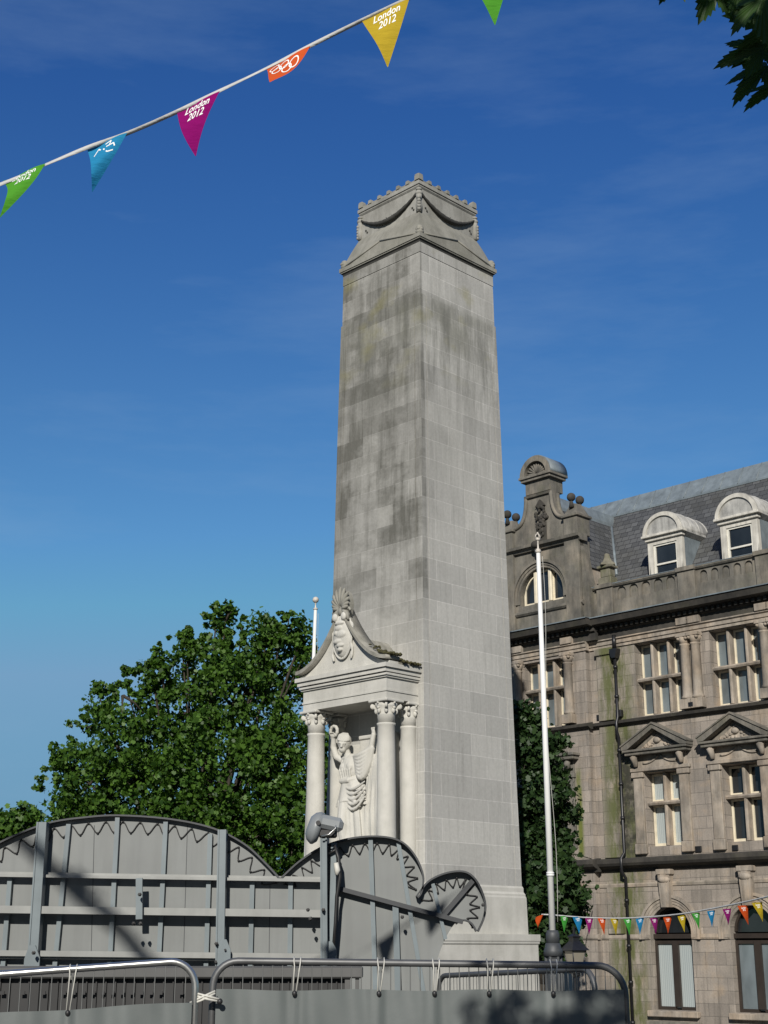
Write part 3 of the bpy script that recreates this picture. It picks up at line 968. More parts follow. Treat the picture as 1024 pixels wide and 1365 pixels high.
st.tube([S(-.60, 4.4, -.05), S(-.66, 3.5, -.10), S(-.68, 2.65, -.1)], [.09, .06, .06], 8)
vic = link('statue', remeshed(st, 'statue', .0135, 1), M_CARVE)
vic.location = (0.905, 34.02, 0); vic.rotation_euler = (0, 0, -PI / 4)
tag(vic, 'pale stone statue of a draped woman raising a wreath between the portico columns', 'statue')

# ------------------------------------------------------------------ old stone building on the right
BLD = thing('stone_building', 'three-storey Victorian sandstone building with slate roof, scrolled gable and dormers', 'building', (9.068, 46.0, 0), -PI / 4)
# local axes: x along the facade to the right, y into the building, z up
BAY = 2.91
X0, X1 = -10.2, 8.2
PVL, PVR, PVP = -6.42, -2.78, -0.25           # pavilion under the gable
ZB = -2.6


def wall(mb, x0, x1, z0, z1, y, openings, depth=0.5):
    """front skin at depth y with openings (xa, xb, za, zb) or arched (xa, xb, za, zspring, 'arch')"""
    rects = []
    for o in openings:
        if len(o) == 5: rects.append((o[0], o[1], o[2], o[3] + (o[1] - o[0]) / 2 + .02))
        else: rects.append(o)
    xs = sorted({x0, x1, *[r[0] for r in rects], *[r[1] for r in rects]})
    zs = sorted({z0, z1, *[r[2] for r in rects], *[r[3] for r in rects]})
    for xa, xb in zip(xs[:-1], xs[1:]):
        for za, zb in zip(zs[:-1], zs[1:]):
            cx, cz = (xa + xb) / 2, (za + zb) / 2
            if any(r[0] < cx < r[1] and r[2] < cz < r[3] for r in rects): continue
            mb.poly([(xa, y, za), (xb, y, za), (xb, y, zb), (xa, y, zb)])
    for o, r in zip(openings, rects):
        xa, xb, za, zb = r
        mb.poly([(xa, y, za), (xa, y + depth, za), (xb, y + depth, za), (xb, y, za)][::-1])
        if len(o) == 4:
            mb.poly([(xa, y, za), (xa, y + depth, za), (xa, y + depth, zb), (xa, y, zb)][::-1])
            mb.poly([(xb, y, za), (xb, y, zb), (xb, y + depth, zb), (xb, y + depth, za)][::-1])
            mb.poly([(xa, y, zb), (xa, y + depth, zb), (xb, y + depth, zb), (xb, y, zb)][::-1])
        else:
            zs_ = o[3]; R = (xb - xa) / 2; cx = (xa + xb) / 2
            mb.poly([(xa, y, za), (xa, y + depth, za), (xa, y + depth, zs_), (xa, y, zs_)][::-1])
            mb.poly([(xb, y, za), (xb, y, zs_), (xb, y + depth, zs_), (xb, y + depth, za)][::-1])
            arc = [(cx - R * math.cos(a), zs_ + R * math.sin(a)) for a in np.linspace(0, PI, 25)]
            for (p, q) in zip(arc[:-1], arc[1:]):
                mb.poly([(p[0], y, p[1]), (q[0], y, q[1]), (q[0], y, zb), (p[0], y, zb)])
                mb.poly([(p[0], y, p[1]), (p[0], y + depth, p[1]), (q[0], y + depth, q[1]), (q[0], y, q[1])])


bays = [0.0, BAY, 2 * BAY]
ops = []
for b in bays:
    ops.append((b - .92, b + .92, 8.56, 11.0))
    ops.append((b - .13 - .66, b - .13 + .66, 4.35, 6.70))
    ops.append((b - .13 - .76, b - .13 + .76, -.60, 1.72, 'arch'))
    ops.append((b - .13 - .7, b - .13 + .7, -2.3, -1.08))
w = MB()
wall(w, PVR, X1, ZB, 11.45, 0.0, ops)
PC = -4.6
pops = [(PC - .95, PC + .95, 8.56, 10.92), (PC - .8, PC + .8, 4.6, 6.72), (PC - .76, PC + .76, -.6, 1.72, 'arch')]
wall(w, PVL, PVR, ZB, 11.45, PVP, pops, .6)
w.poly([(PVR, PVP, ZB), (PVR, 0, ZB), (PVR, 0, 11.45), (PVR, PVP, 11.45)])
w.poly([(PVL, 0, ZB), (PVL, PVP, ZB), (PVL, PVP, 11.45), (PVL, 0, 11.45)])
wall(w, X0, PVL, ZB, 11.45, 0.0, [(-8.6, -7.3, 4.35, 6.7), (-8.6, -7.3, 8.56, 10.9)])
w.poly([(X0, 8, ZB), (X0, 0, ZB), (X0, 0, 13), (X0, 8, 13)])
w.poly([(X1, 0, ZB), (X1, 8, ZB), (X1, 8, 13), (X1, 0, 13)])
w.poly([(X1, 8, ZB), (X0, 8, ZB), (X0, 8, 13), (X1, 8, 13)])
w.build('wall', M_SAND, BLD)
# dark rooms behind the openings keep the daylight out
w = MB(); w.box(X0 + .1, X1 - .1, .75, 7.9, ZB, 12.0); w.build('interior', M_BROWN, BLD)


def run(mb, prof, segs):
    """moulding: profile (y,z) run along x over segments (xa, xb, yoff)"""
    for xa, xb, yo in segs:
        mb.prism([(p[0] + yo, p[1]) for p in prof], xa, xb, 'x')


FULL = [(X0, PVL + .002, 0), (PVL, PVR, PVP), (PVR - .002, X1, 0)]


def ext(segs, e):   # moulding returns round the pavilion
    return [(X0, PVL, 0), (PVL - e, PVR + e, PVP), (PVR, X1, 0)]


def course(prof, segs, mat):
    for sg in segs:
        m_ = MB(); run(m_, prof, [sg]); m_.build('string_course', mat, BLD)


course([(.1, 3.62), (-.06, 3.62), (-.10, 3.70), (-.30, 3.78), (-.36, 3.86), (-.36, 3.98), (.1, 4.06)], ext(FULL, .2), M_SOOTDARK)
course([(.1, 1.50), (-.035, 1.50), (-.06, 1.55), (-.06, 1.64), (.1, 1.68)], [(X0, PVL, 0), (PVL - .05, PVR + .05, PVP)], M_SANDTRIM)
for b in [None] + bays:
    pass
xs_ = [PVR] + [v for b in bays for v in (b - .13 - .78, b - .13 + .78)] + [X1]
course([(.1, 1.50), (-.035, 1.50), (-.06, 1.55), (-.06, 1.64), (.1, 1.68)], [(xs_[i], xs_[i + 1], 0) for i in range(0, len(xs_), 2)], M_SANDTRIM)
course([(.1, 3.12), (-.03, 3.12), (-.045, 3.2), (-.03, 3.24), (.1, 3.24)], ext(FULL, .03), M_SANDTRIM)
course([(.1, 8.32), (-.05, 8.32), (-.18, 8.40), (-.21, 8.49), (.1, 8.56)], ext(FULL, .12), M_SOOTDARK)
m = MB()
run(m, [(.1, 11.02), (-.05, 11.02), (-.05, 11.12), (-.09, 11.13), (-.09, 11.24), (-.15, 11.28), (-.15, 11.32), (.1, 11.32)], ext(FULL, .08))
m.build('architrave', M_SANDTRIM, BLD)
m = MB()
run(m, [(.1, 11.32), (-.05, 11.32), (-.05, 11.58), (-.14, 11.62), (-.14, 11.76), (-.5, 11.80), (-.54, 11.90), (-.58, 11.99), (.1, 12.02)], ext(FULL, .5))
x = X0 + .1
while x < X1:
    yo = PVP if PVL - .3 < x < PVR + .3 else 0
    m.box(x, x + .1, yo - .26, yo - .05, 11.63, 11.75)
    x += .21
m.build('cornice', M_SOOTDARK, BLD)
m = MB()
run(m, [(-.60, 12.02), (-.62, 12.0), (-.62, 12.035), (.0, 12.07), (.0, 12.03)], ext(FULL, .52))
m.build('cornice_flashing', M_LEAD, BLD)

# attic balustrade with blind arches
m = MB()
m.box(PVR, X1, -.02, .35, 12.03, 12.62)
segs = [(PVR, -2.3)]
zp0, zp1 = 12.62, 13.12
peds = [-1.98, 1.42 - .1, 1.42 - .1 + BAY, 1.42 - .1 + 2 * BAY]
for p in peds:
    m.bbox(p - .33, p + .33, -.10, .38, 12.04, 13.13, .01)
spans = [(PVR, peds[0] - .33)] + [(peds[i] + .33, peds[i + 1] - .33) for i in range(3)]
for xa, xb in spans:
    n = 1 if xb - xa < 1 else 5
    if n == 1:
        m.box(xa, xb, .0, .3, zp0, zp1); continue
    m.poly([(xa, .07, zp0), (xb, .07, zp0), (xb, .07, zp1), (xa, .07, zp1)])
    pw = (xb - xa - .16) / n
    oo = [(xa + .08 + i * pw + .075, xa + .08 + (i + 1) * pw - .075, zp0 + .03, zp0 + .30, 'arch') for i in range(n)]
    wall(m, xa, xb, zp0, zp1, 0.0, oo, .08)
run(m, [(.4, 13.12), (-.06, 13.12), (-.10, 13.17), (-.10, 13.22), (.0, 13.26), (.4, 13.26)], [(PVR + .05, X1, 0)])
for p in peds:
    m.box(p - .36, p + .36, -.16, .40, 13.125, 13.262)
m.build('balustrade', M_SOOT, BLD)
m = MB()
run(m, [(-.11, 13.215), (-.11, 13.235), (.38, 13.285), (.38, 13.265)], [(PVR + .05, X1, 0)])
m.build('balustrade_flashing', M_LEAD, BLD)
m = MB()
p = peds[0]
m.bbox(p - .27, p + .27, -.05, .35, 13.27, 13.52, .02)
m.bbox(p - .21, p + .21, 0, .32, 13.52, 13.85, .03)
m.bbox(p - .30, p + .30, -.08, .38, 13.85, 13.95, .02)
m.lathe([(.36, 0), (.34, .06), (.22, .14), (.14, .28), (.11, .42), (.02, .46)], (p, .15, 13.95), 4, smooth=False)
m.build('finial', M_MOSSY, BLD)

# roof: steep slate slope, lead apron, lead flat
def ry(z): return 1.26 + .67 * (z - 13.4)
m = MB()
for xa, xb in ((PVR - .2, X1), (X0, PVL + .2), (PVL + .2, PVR - .2)):
    m.poly([(xa, ry(12.6), 12.6), (xb, ry(12.6), 12.6), (xb, ry(16.97), 16.97), (xa, ry(16.97), 16.97)])
m.poly([(X0, ry(12.6), 12.6), (X0, ry(16.97), 16.97), (X0, 8, 16.97), (X0, 8, 12.6)])
m.poly([(X1, ry(12.6), 12.6), (X1, 8, 12.6), (X1, 8, 16.97), (X1, ry(16.97), 16.97)])
m.poly([(X1, 8, 12.6), (X0, 8, 12.6), (X0, 8, 16.97), (X1, 8, 16.97)])
# gutter floor behind the parapet
m.poly([(X0, .3, 12.6), (X1, .3, 12.6), (X1, ry(12.6), 12.6), (X0, ry(12.6), 12.6)])
rf = m.build('roof', M_SLATE, BLD)
m = MB()
m.prism([(ry(16.97) - .05, 16.93), (ry(16.97) - .05, 17.0), (ry(17.72) - .05, 17.74), (ry(17.72) + .2, 17.80), (6, 17.82), (6, 16.95)], X0, X1, 'x')
xx = X0 + .3
while xx < X1:
    m.tube([(xx, ry(16.97) - .06, 17.0), (xx, ry(17.72) - .06, 17.74)], .018, 6)
    xx += .75
m.build('lead_flashing', M_LEAD, rf)
# slate roof of the gabled pavilion
m = MB()
def pvslope(sx):
    xe, xt, ze, zt = sx * 1.92, sx * .62, 14.05, 16.55
    # hits the main roof along a valley
    v = [(PC + xe, .1, ze), (PC + xe, ry(ze), ze), (PC + xt, ry(zt), zt), (PC + xt, .1, zt)]
    m.poly(v if sx > 0 else v[::-1])
pvslope(1); pvslope(-1)
m.poly([(PC - 1.92, .1, 14.05), (PC + 1.92, .1, 14.05), (PC + .62, .1, 16.55), (PC - .62, .1, 16.55)])
m.build('pavilion_roof', M_SLATE, rf)
m = MB()
m.prism([(PC - .68, 16.40), (PC + .68, 16.40), (PC + .68, 16.55), (PC + .55, 16.95), (PC - .55, 16.95), (PC - .68, 16.55)], .12, 4.2)
m.tube([(PC + .66, ry(16.4), 16.45), (PC + 1.95, ry(14.0) - .03, 14.02)], .06, 6)
m.build('pavilion_flashing', M_LEAD, rf)
m = MB()
wall(m, PC + 1.0, PC + 1.86, 12.05, 14.1, .2, [])
m.prism([(.05, 12.05), (2.4, 12.05), (2.4, 14.05), (.05, 14.05)], PC + 1.80, PC + 1.86, 'x')
m.build('pavilion_cheek', M_SANDTRIM, BLD)

# gable
G = MB()
wall(G, PVL + .05, PVR - .02, 12.03, 15.02, PVP, [(PC - .98, PC + .98, 13.02, 13.32, 'arch')], .35)
G.prism([(PVP, 12.03), (.3, 12.03), (.3, 15.02), (PVP, 15.02)], PVR - .06, PVR - .02, 'x')
G.prism([(PVP, 12.03), (.3, 12.03), (.3, 15.02), (PVP, 15.02)], PVL + .05, PVL + .09, 'x')
# buttress scroll at the right foot
G.prism([(PVR - .02, 12.1), (PVR + .30, 12.1), (PVR + .26, 13.3), (PVR + .12, 13.9), (PVR + .02, 14.6), (PVR - .02, 14.8)], PVP + .02, .2)
# piers
for px in (PVL + .33, PVR - .33):
    G.bbox(px - .31, px + .31, PVP - .13, PVP + .2, 12.04, 15.02, .01)
# lower band
run(G, [(0, 12.66), (-.06, 12.66), (-.12, 12.72), (-.12, 12.78), (0, 12.84)], [(PVL - .02, PVR + .05, PVP)])
# gable moulding band
run(G, [(0.3, 14.98), (-.10, 14.98), (-.16, 15.06), (-.26, 15.10), (-.28, 15.20), (0.3, 15.26)], [(PVL - .06, PVR + .08, PVP)])
# scrolled upper gable
def sc(u):   # 0 at pedestal, 1 at neck
    return (1.32 - .74 * math.sin(u * PI / 2) ** .75, 15.95 + 1.1 * u ** 2.1)
pr = [(PC + sc(u)[0], sc(u)[1]) for u in np.linspace(0, 1, 14)]
pl = [(PC - sc(u)[0], sc(u)[1]) for u in np.linspace(0, 1, 14)]
G.prism([(PC - 1.5, 15.2), (PC + 1.5, 15.2), (PC + 1.5, 15.95)] + pr + [(PC + .58, 17.4), (PC - .58, 17.4)] + pl[::-1] + [(PC - 1.5, 15.95)], PVP + .02, PVP + .42)
for side in (pr, pl):
    G.tube([(a, PVP, b + .03) for a, b in side], .075, 8)
    G.tube([(a, PVP + .4, b + .03) for a, b in side], .075, 8)
run(G, [(0, 17.02), (-.06, 17.02), (-.1, 17.1), (0, 17.14)], [(PC - .6, PC + .6, PVP)])
G.bbox(PC - .56, PC + .56, PVP - .04, PVP + .75, 17.14, 17.62, .01)
G.bbox(PC - .68, PC + .68, PVP - .16, PVP + .8, 17.62, 17.72, .01)
G.bbox(PC - .74, PC + .74, PVP - .22, PVP + .85, 17.725, 17.82, .01)
gab = G.build('gable', M_SOOT, BLD)
m = MB()
R = .70
arc = [(PC + R * math.cos(a), 17.83 + R * math.sin(a)) for a in np.linspace(0, PI, 21)]
arc2 = [(PC + (R - .2) * math.cos(a), 17.83 + (R - .2) * math.sin(a)) for a in np.linspace(0, PI, 21)]
m.prism(arc + arc2[::-1], PVP - .18, PVP + .2)
m.prism(arc2, PVP + .0, PVP + .1)
for k in range(11):
    a = PI * (k + .5) / 11
    m.tube([(PC + .06 * math.cos(a), PVP - .06, 17.85 + .06 * math.sin(a)), (PC + .46 * math.cos(a), PVP - .02, 17.84 + .46 * math.sin(a))], [.025, .055], 6)
m.build('shell_hood', M_SOOT, gab)
m = MB()
arc = [(PC + (R + .03) * math.cos(a), 17.83 + (R + .03) * math.sin(a)) for a in np.linspace(0, PI, 21)]
arc0 = [(PC + (R - .02) * math.cos(a), 17.83 + (R - .02) * math.sin(a)) for a in np.linspace(0, PI, 21)]
m.prism(arc + arc0[::-1], PVP - .15, PVP + .85, smooth=True); m.prism(arc0, PVP + .2, PVP + .845)
m.build('hood_roof', M_LEAD, gab)
for px in (PVL + .33, PVR - .33):
    m = MB()
    m.bbox(px - .30, px + .30, PVP - .12, PVP + .62, 15.24, 15.88, .01)
    m.bbox(px - .37, px + .37, PVP - .19, PVP + .69, 15.88, 15.98, .015)
    n0 = m.mark()
    m.lathe([(.46, 0), (.40, .08), (.26, .30), (.20, .42), (.02, .44)], (0, 0, 0), 4, smooth=False)
    m.xf(n0, Matrix.Translation((px, PVP + .25, 15.98)) @ Matrix.Diagonal((1, 1.1, 1, 1)) @ Matrix.Rotation(PI / 4, 4, 'Z'))
    pd = m.build('pedestal', M_SOOT, gab)
    for dy in (-.0, .5):
        m = MB(); m.tube([(px, PVP + dy, 16.25), (px, PVP + dy, 16.52)], [.1, .05], 8); m.ell((px, PVP + dy, 16.64), .16, 14, 10)
        m.build('ball_finial', M_SOOTDARK, gab)
# carved cartouche on the gable
m = MB()
rng = random.Random(5)
for i in range(46):
    u = rng.random(); a = rng.uniform(0, 2 * PI)
    rr = .30 * math.sqrt(rng.random())
    m.ell((PC + .1 + rr * math.cos(a) * (1.0 if u > .4 else .6), PVP - .03, 16.2 + rr * 1.3 * math.sin(a) - (0 if u > .4 else .35)), (rng.uniform(.04, .09), .07, rng.uniform(.04, .10)), 8, 6)
m.prism([(PC - .12, 16.6), (PC + .1, 16.86), (PC + .32, 16.6)], PVP - .08, PVP + .03)
m.bbox(PC - .12, PC + .32, PVP - .02, PVP + .03, 15.25, 16.0, .01)
m.ell((PC + .0, PVP - .28, 15.12), (.16, .14, .14), 10, 8); m.ell((PC + .0, PVP - .18, 14.92), (.1, .12, .16), 10, 8)
m.build('carved_cartouche', M_SOOTDARK, gab)
# archivolt of the lunette
def archivolt(mb, cx, zc, ri, ro, y, steps=3, proj=.10, legs=0.0):
    for k in range(steps):
        a0 = ri + (ro - ri) * k / steps; a1 = ri + (ro - ri) * (k + 1) / steps
        yy = y - proj * (k + 1) / steps if k < steps - 1 else y - proj * 1.25
        p = [(cx - a1 * math.cos(a), zc + a1 * math.sin(a)) for a in np.linspace(0, PI, 29)]
        q = [(cx - a0 * math.cos(a), zc + a0 * math.sin(a)) for a in np.linspace(0, PI, 29)]
        if legs:
            p = [(cx - a1, zc - legs)] + p + [(cx + a1, zc - legs)]
            q = [(cx - a0, zc - legs)] + q + [(cx + a0, zc - legs)]
        mb.prism(p + q[::-1], yy, y + .02)
m = MB()
archivolt(m, PC, 13.32, .99, 1.27, PVP, 3, .10, .22)
m.build('lunette_arch', M_SOOT, gab)


def framed_window(xa, xb, z0, z1, y, lights, transom=None, mat=M_CREAM, glass=(M_GLASSBLUE, M_GLASSBLUE), fr=.05, arch=False, mull=None, mullmat=None, my=.12, drop=0):
    """a window as a part: painted frame and stone mullions, with its panes as a sub-part"""
    f = MB(); p1 = MB(); p2 = MB()
    n = lights
    mw = .15 if mull is None else mull
    pitch = (xb - xa + mw) / n
    rows = [(z0, z1)] if transom is None else [(z0, transom - .05), (transom + .05, z1)]
    for ri, (za, zb) in enumerate(rows):
        for i in range(n):
            a = xa + i * pitch; b = a + pitch - mw
            f.box(a, a + fr, y, y + .08, za, zb); f.box(b - fr, b, y, y + .08, za, zb)
            f.box(a + fr, b - fr, y, y + .08, za, za + fr * 1.3); f.box(a + fr, b - fr, y, y + .08, zb - fr, zb)
            (p1 if ri == 0 else p2).poly([(a + fr, y + .05, za), (b - fr, y + .05, za), (b - fr, y + .05, zb), (a + fr, y + .05, zb)])
    w_ = f.build('window', mat, BLD)
    p1.build('pane', glass[0], w_)
    if transom is not None: p2.build('pane', glass[1], w_)
    if mullmat is not None and (n > 1 or transom is not None):
        s = MB()
        for i in range(n - 1):
            a = xa + (i + 1) * pitch - mw
            s.prism([(a, y + .1), (a, y - my + .04), (a + .03, y - my), (a + mw - .03, y - my), (a + mw, y - my + .04), (a + mw, y + .1)][::-1], z0, z1, 'z')
        if transom is not None:
            s.prism([(y + .1, transom - .06), (y - my - .02, transom - .06), (y - my - .05, transom), (y - my + .02, transom + .06), (y + .1, transom + .06)], xa - .02, xb + .02, 'x')
        s.build('mullion', mullmat, w_)
    return w_


# lunette window
f = MB(); Rl = .93
for i, (a, b) in enumerate(((-.95, -.36), (-.30, .30), (.36, .95))):
    def zt(x): return 13.32 + math.sqrt(max(0.001, .96 ** 2 - x * x))
    xs2 = np.linspace(a, b, 7)
    outl = [(PC + a, 13.05)] + [(PC + x, zt(x)) for x in xs2] + [(PC + b, 13.05)]
    xi = np.linspace(a + .07, b - .07, 7)
    inn = [(PC + a + .07, 13.13)] + [(PC + x, max(13.2, zt(x) - .07)) for x in xi] + [(PC + b - .07, 13.13)]
    k = len(outl)
    for j in range(k):
        j2 = (j + 1) % k
        f.poly([(outl[j][0], PVP + .2, outl[j][1]), (inn[j][0], PVP + .2, inn[j][1]), (inn[j2][0], PVP + .2, inn[j2][1]), (outl[j2][0], PVP + .2, outl[j2][1])])
        f.poly([(inn[j][0], PVP + .2, inn[j][1]), (inn[j][0], PVP + .27, inn[j][1]), (inn[j2][0], PVP + .27, inn[j2][1]), (inn[j2][0], PVP + .2, inn[j2][1])])
wl_ = f.build('window', M_CREAM, BLD)
p = MB(); p.prism([(PC + .96 * math.cos(a), 13.32 + .96 * math.sin(a)) for a in np.linspace(0, PI, 20)] + [(PC - .96, 13.04), (PC + .96, 13.04)], PVP + .25, PVP + .3)
p.build('pane', M_GLASSDARK, wl_)
s = MB()
for a in (-.33, .33):
    s.bbox(PC + a - .07, PC + a + .07, PVP + .06, PVP + .24, 13.05, 13.32 + math.sqrt(.96 ** 2 - .33 ** 2), .02)
s.build('mullion', M_CREAM, wl_)

# top floor windows
framed_window(PC - .95, PC + .95, 8.6, 10.9, PVP + .42, 3, 9.92, M_CREAM, (M_GLASSBLUE, M_GLASSBLUE), .055, mullmat=M_SANDTRIM, my=.32, mull=.105)
for b in bays:
    framed_window(b - .92, b + .92, 8.6, 10.98, .40, 3, 9.78, M_CREAM, (M_GLASSBLUE, M_GLASSBLUE), .055, mullmat=M_SANDTRIM, my=.30, mull=.105)
# first floor windows
framed_window(PC - .8, PC + .8, 4.64, 6.7, PVP + .44, 2, 5.82, M_CREAM, (M_GLASSDARK, M_GLASSDARK), .06, mullmat=M_SANDTRIM, my=.34, mull=.115)
for i, b in enumerate(bays):
    gl = (M_CURTAIN, M_CURTAIN) if i == 0 else (M_GLASSDARK, M_GLASSDARK)
    framed_window(b - .13 - .66, b - .13 + .66, 4.38, 6.68, .40, 2, 5.72, M_CREAM, gl, .065, mullmat=M_SANDTRIM, my=.28, mull=.115)
framed_window(-8.6, -7.3, 4.38, 6.68, .30, 2, 5.72, M_CREAM, (M_GLASSDARK, M_GLASSDARK), .06, mullmat=M_SANDTRIM, my=.22, mull=.17)
framed_window(-8.6, -7.3, 8.6, 10.88, .30, 2, 9.78, M_CREAM, (M_GLASSBLUE, M_GLASSBLUE), .06, mullmat=M_SANDTRIM, my=.22, mull=.17)
# ground floor arched windows
for i, b in enumerate([PC + .13] + bays):
    cx = b - .13; yb = (PVP if i == 0 else 0) + .22
    f = MB()
    for a in (-.76, .68): f.box(cx + a, cx + a + .08, yb, yb + .12, -.6, 1.46)
    f.box(cx - .12, cx + .10, yb - .01, yb + .12, -.5, 1.46)
    f.box(cx - .68, cx - .12, yb, yb + .12, -.6, -.5); f.box(cx + .10, cx + .68, yb, yb + .12, -.6, -.5)
    f.box(cx - .76, cx + .76, yb - .06, yb + .13, 1.52, 1.66)
    f.box(cx - .68, cx - .12, yb + .02, yb + .1, 1.36, 1.46); f.box(cx + .10, cx + .68, yb + .02, yb + .1, 1.36, 1.46)
    archivolt(f, cx, 1.72, .68, .755, yb + .12, 1, .1)
    w_ = f.build('window', M_BROWN, BLD)
    p = MB(); p.poly([(cx - .7, yb + .08, -.55), (cx + .7, yb + .08, -.55), (cx + .7, yb + .08, 1.46), (cx - .7, yb + .08, 1.46)])
    p.build('pane', M_CURTAIN if i != 2 else M_GLASSBLUE, w_)
    p = MB(); p.poly([(cx + .74 * math.cos(a), yb + .09, 1.70 + .74 * math.sin(a)) for a in np.linspace(0, PI, 20)])
    p.build('pane', M_GLASSDARK, w_)
    m = MB(); archivolt(m, cx, 1.72, .765, 1.12, PVP if i == 0 else 0, 4, .09, .22)
    m.build('window_arch', M_SANDTRIM, BLD)
    m = MB(); yk = PVP if i == 0 else 0
    for k in range(4):
        xa = -.20 + k * .10
        m.prism([(cx + xa * .72, 2.46), (cx + (xa + .1) * .72, 2.46), (cx + (xa + .1) * 1.08, 3.55), (cx + xa * 1.08, 3.55)], yk - .24 - .02 * (k in (1, 2)), yk + .03)
    m.bbox(cx - .27, cx + .27, yk - .27, yk, 3.45, 3.62, .02)
    m.ell((cx, yk - .2, 3.3), (.24, .12, .12), 10, 8)
    m.build('keystone', M_SANDTRIM, BLD)
    m = MB(); yk = PVP if i == 0 else 0
    m.bbox(cx - .92, cx + .92, yk - .18, yk + .25, -.80, -.62, .02)
    m.build('window_sill', M_SANDTRIM, BLD)
    if i:
        m = MB()
        m.bbox(cx - .95, cx + .95, -.22, .02, -1.06, -.93, .02)
        m.bbox(cx - .90, cx - .72, -.12, .02, -2.4, -1.06, .01); m.bbox(cx + .72, cx + .90, -.12, .02, -2.4, -1.06, .01)
        m.build('basement_surround', M_SOOT, BLD)
        framed_window(cx - .7, cx + .7, -2.28, -1.1, .2, 2, None, M_WHITE, (M_GLASSDARK, M_GLASSDARK), .06)

# first floor window surrounds and pediments
for i, b in enumerate(bays):
    cx = b - .13
    m = MB()
    for sx in (-1, 1):
        xa, xb = (cx - 1.06, cx - .70) if sx < 0 else (cx + .70, cx + 1.06)
        m.bbox(xa, xb, -.09, .02, 4.45, 6.55, .015)
        m.bbox(xa - .05, xb + .05, -.14, .02, 6.55, 6.72, .02)
        m.bbox(xa - .04, xb + .04, -.13, .02, 4.12, 4.45, .02)
        m.tube([((xa + xb) / 2, -.12, 7.25), ((xa + xb) / 2, -.26, 7.18), ((xa + xb) / 2, -.16, 7.02), ((xa + xb) / 2, -.16, 6.9)], [.1, .12, .09, .07], 8)
    m.bbox(cx - 1.14, cx + 1.14, -.13, .02, 6.74, 6.86, .015)
    m.bbox(cx - .72, cx + .72, -.06, .02, 6.70, 6.74, .005)
    m.bbox(cx - 1.0, cx + 1.0, -.05, .02, 6.86, 7.26, .01)
    for sx in (-1, 1):
        m.tube([(cx + sx * (.05 + .6 * u), -.07, 7.22 - .27 * math.sin(u * PI / 2) ** .8 + .06 * u * u) for u in np.linspace(0, 1, 9)], .03, 6)
    m.build('window_surround', M_SANDTRIM, BLD)
    m = MB()
    m.bbox(cx - 1.18, cx + 1.18, -.34, .02, 7.26, 7.36, .015)
    m.bbox(cx - 1.24, cx + 1.24, -.40, .02, 7.363, 7.44, .015)
    for sx in (-1, 1):
        m.prism([(cx + sx * 1.26, 7.44), (cx + sx * 1.26, 7.54), (cx, 8.20), (cx, 8.06), (cx + sx * 1.02, 7.46)], -.40, .02)
        m.prism([(cx + sx * 1.28, 7.541), (cx + sx * 1.28, 7.59), (cx, 8.26), (cx, 8.205)], -.44, .02)
    m.prism([(cx - 1.0, 7.44), (cx + 1.0, 7.44), (cx, 8.05)], -.12, .0)
    pd = m.build('window_pediment', M_SOOT, BLD)
    m = MB(); rng = random.Random(11 + i)
    for k in range(26):
        u = rng.uniform(-1, 1)
        m.ell((cx + u * .55, -.13, 7.50 + rng.random() * .36 * (1 - abs(u))), (rng.uniform(.04, .09), .05, rng.uniform(.03, .07)), 8, 6)
    m.ell((cx, -.16, 7.7), (.14, .08, .1), 10, 8)
    m.prism([(cx - .7, 7.45), (cx + .7, 7.45), (cx, 7.9)], -.135, -.119)
    m.build('pediment_carving', M_SANDTRIM, pd)
m = MB()
m.bbox(PC - 1.32, PC + 1.36, PVP - .34, PVP, 7.34, 7.46, .015); m.bbox(PC - 1.38, PC + 1.42, PVP - .40, PVP, 7.463, 7.56, .015)
m.bbox(PC - 1.15, PC + 1.18, PVP - .08, PVP, 6.9, 7.34, .01); m.bbox(PC - 1.2, PC + 1.22, PVP - .13, PVP, 6.74, 6.9, .015)
for sx in (-1, 1):
    m.bbox(PC + sx * 1.0 - .16, PC + sx * 1.0 + .18, PVP - .1, PVP, 4.4, 6.74, .015)
    m.tube([(PC + sx * 1.02, PVP - .14, 7.32), (PC + sx * 1.02, PVP - .24, 7.2), (PC + sx * 1.02, PVP - .14, 7.02)], [.1, .12, .08], 8)
m.build('window_hood', M_SOOT, BLD)

# engaged columns of the top floor
cols = [(PC - 1.12, PVP), (PC + 1.12, PVP)]
for k in range(3):
    c0 = 1.455 - .14 + k * BAY
    cols += [(c0 - .20, 0), (c0 + .20, 0)]
for cx, yo in cols:
    m = MB()
    m.lathe([(.20, 8.88), (.20, 8.95), (.17, 9.0), (.165, 9.1), (.15, 10.62), (.17, 10.64), (.17, 10.68)], (cx, yo - .10, 0), 14)
    m.lathe([(.15, 10.68), (.17, 10.78), (.22, 10.90)], (cx, yo - .10, 0), 12)
    for a in range(4):
        an = PI / 4 + a * PI / 2
        m.ell((cx + .2 * math.cos(an), yo - .10 + .2 * math.sin(an), 10.86), .065, 8, 6)
    m.bbox(cx - .22, cx + .22, yo - .32, yo, 10.90, 11.01, .01)
    m.bbox(cx - .22, cx + .22, yo - .28, yo, 8.56, 8.88, .01)
    m.bbox(cx - .24, cx + .24, yo - .2, yo - .02, 11.33, 11.56, .01)
    m.build('column', M_SANDTRIM, BLD)
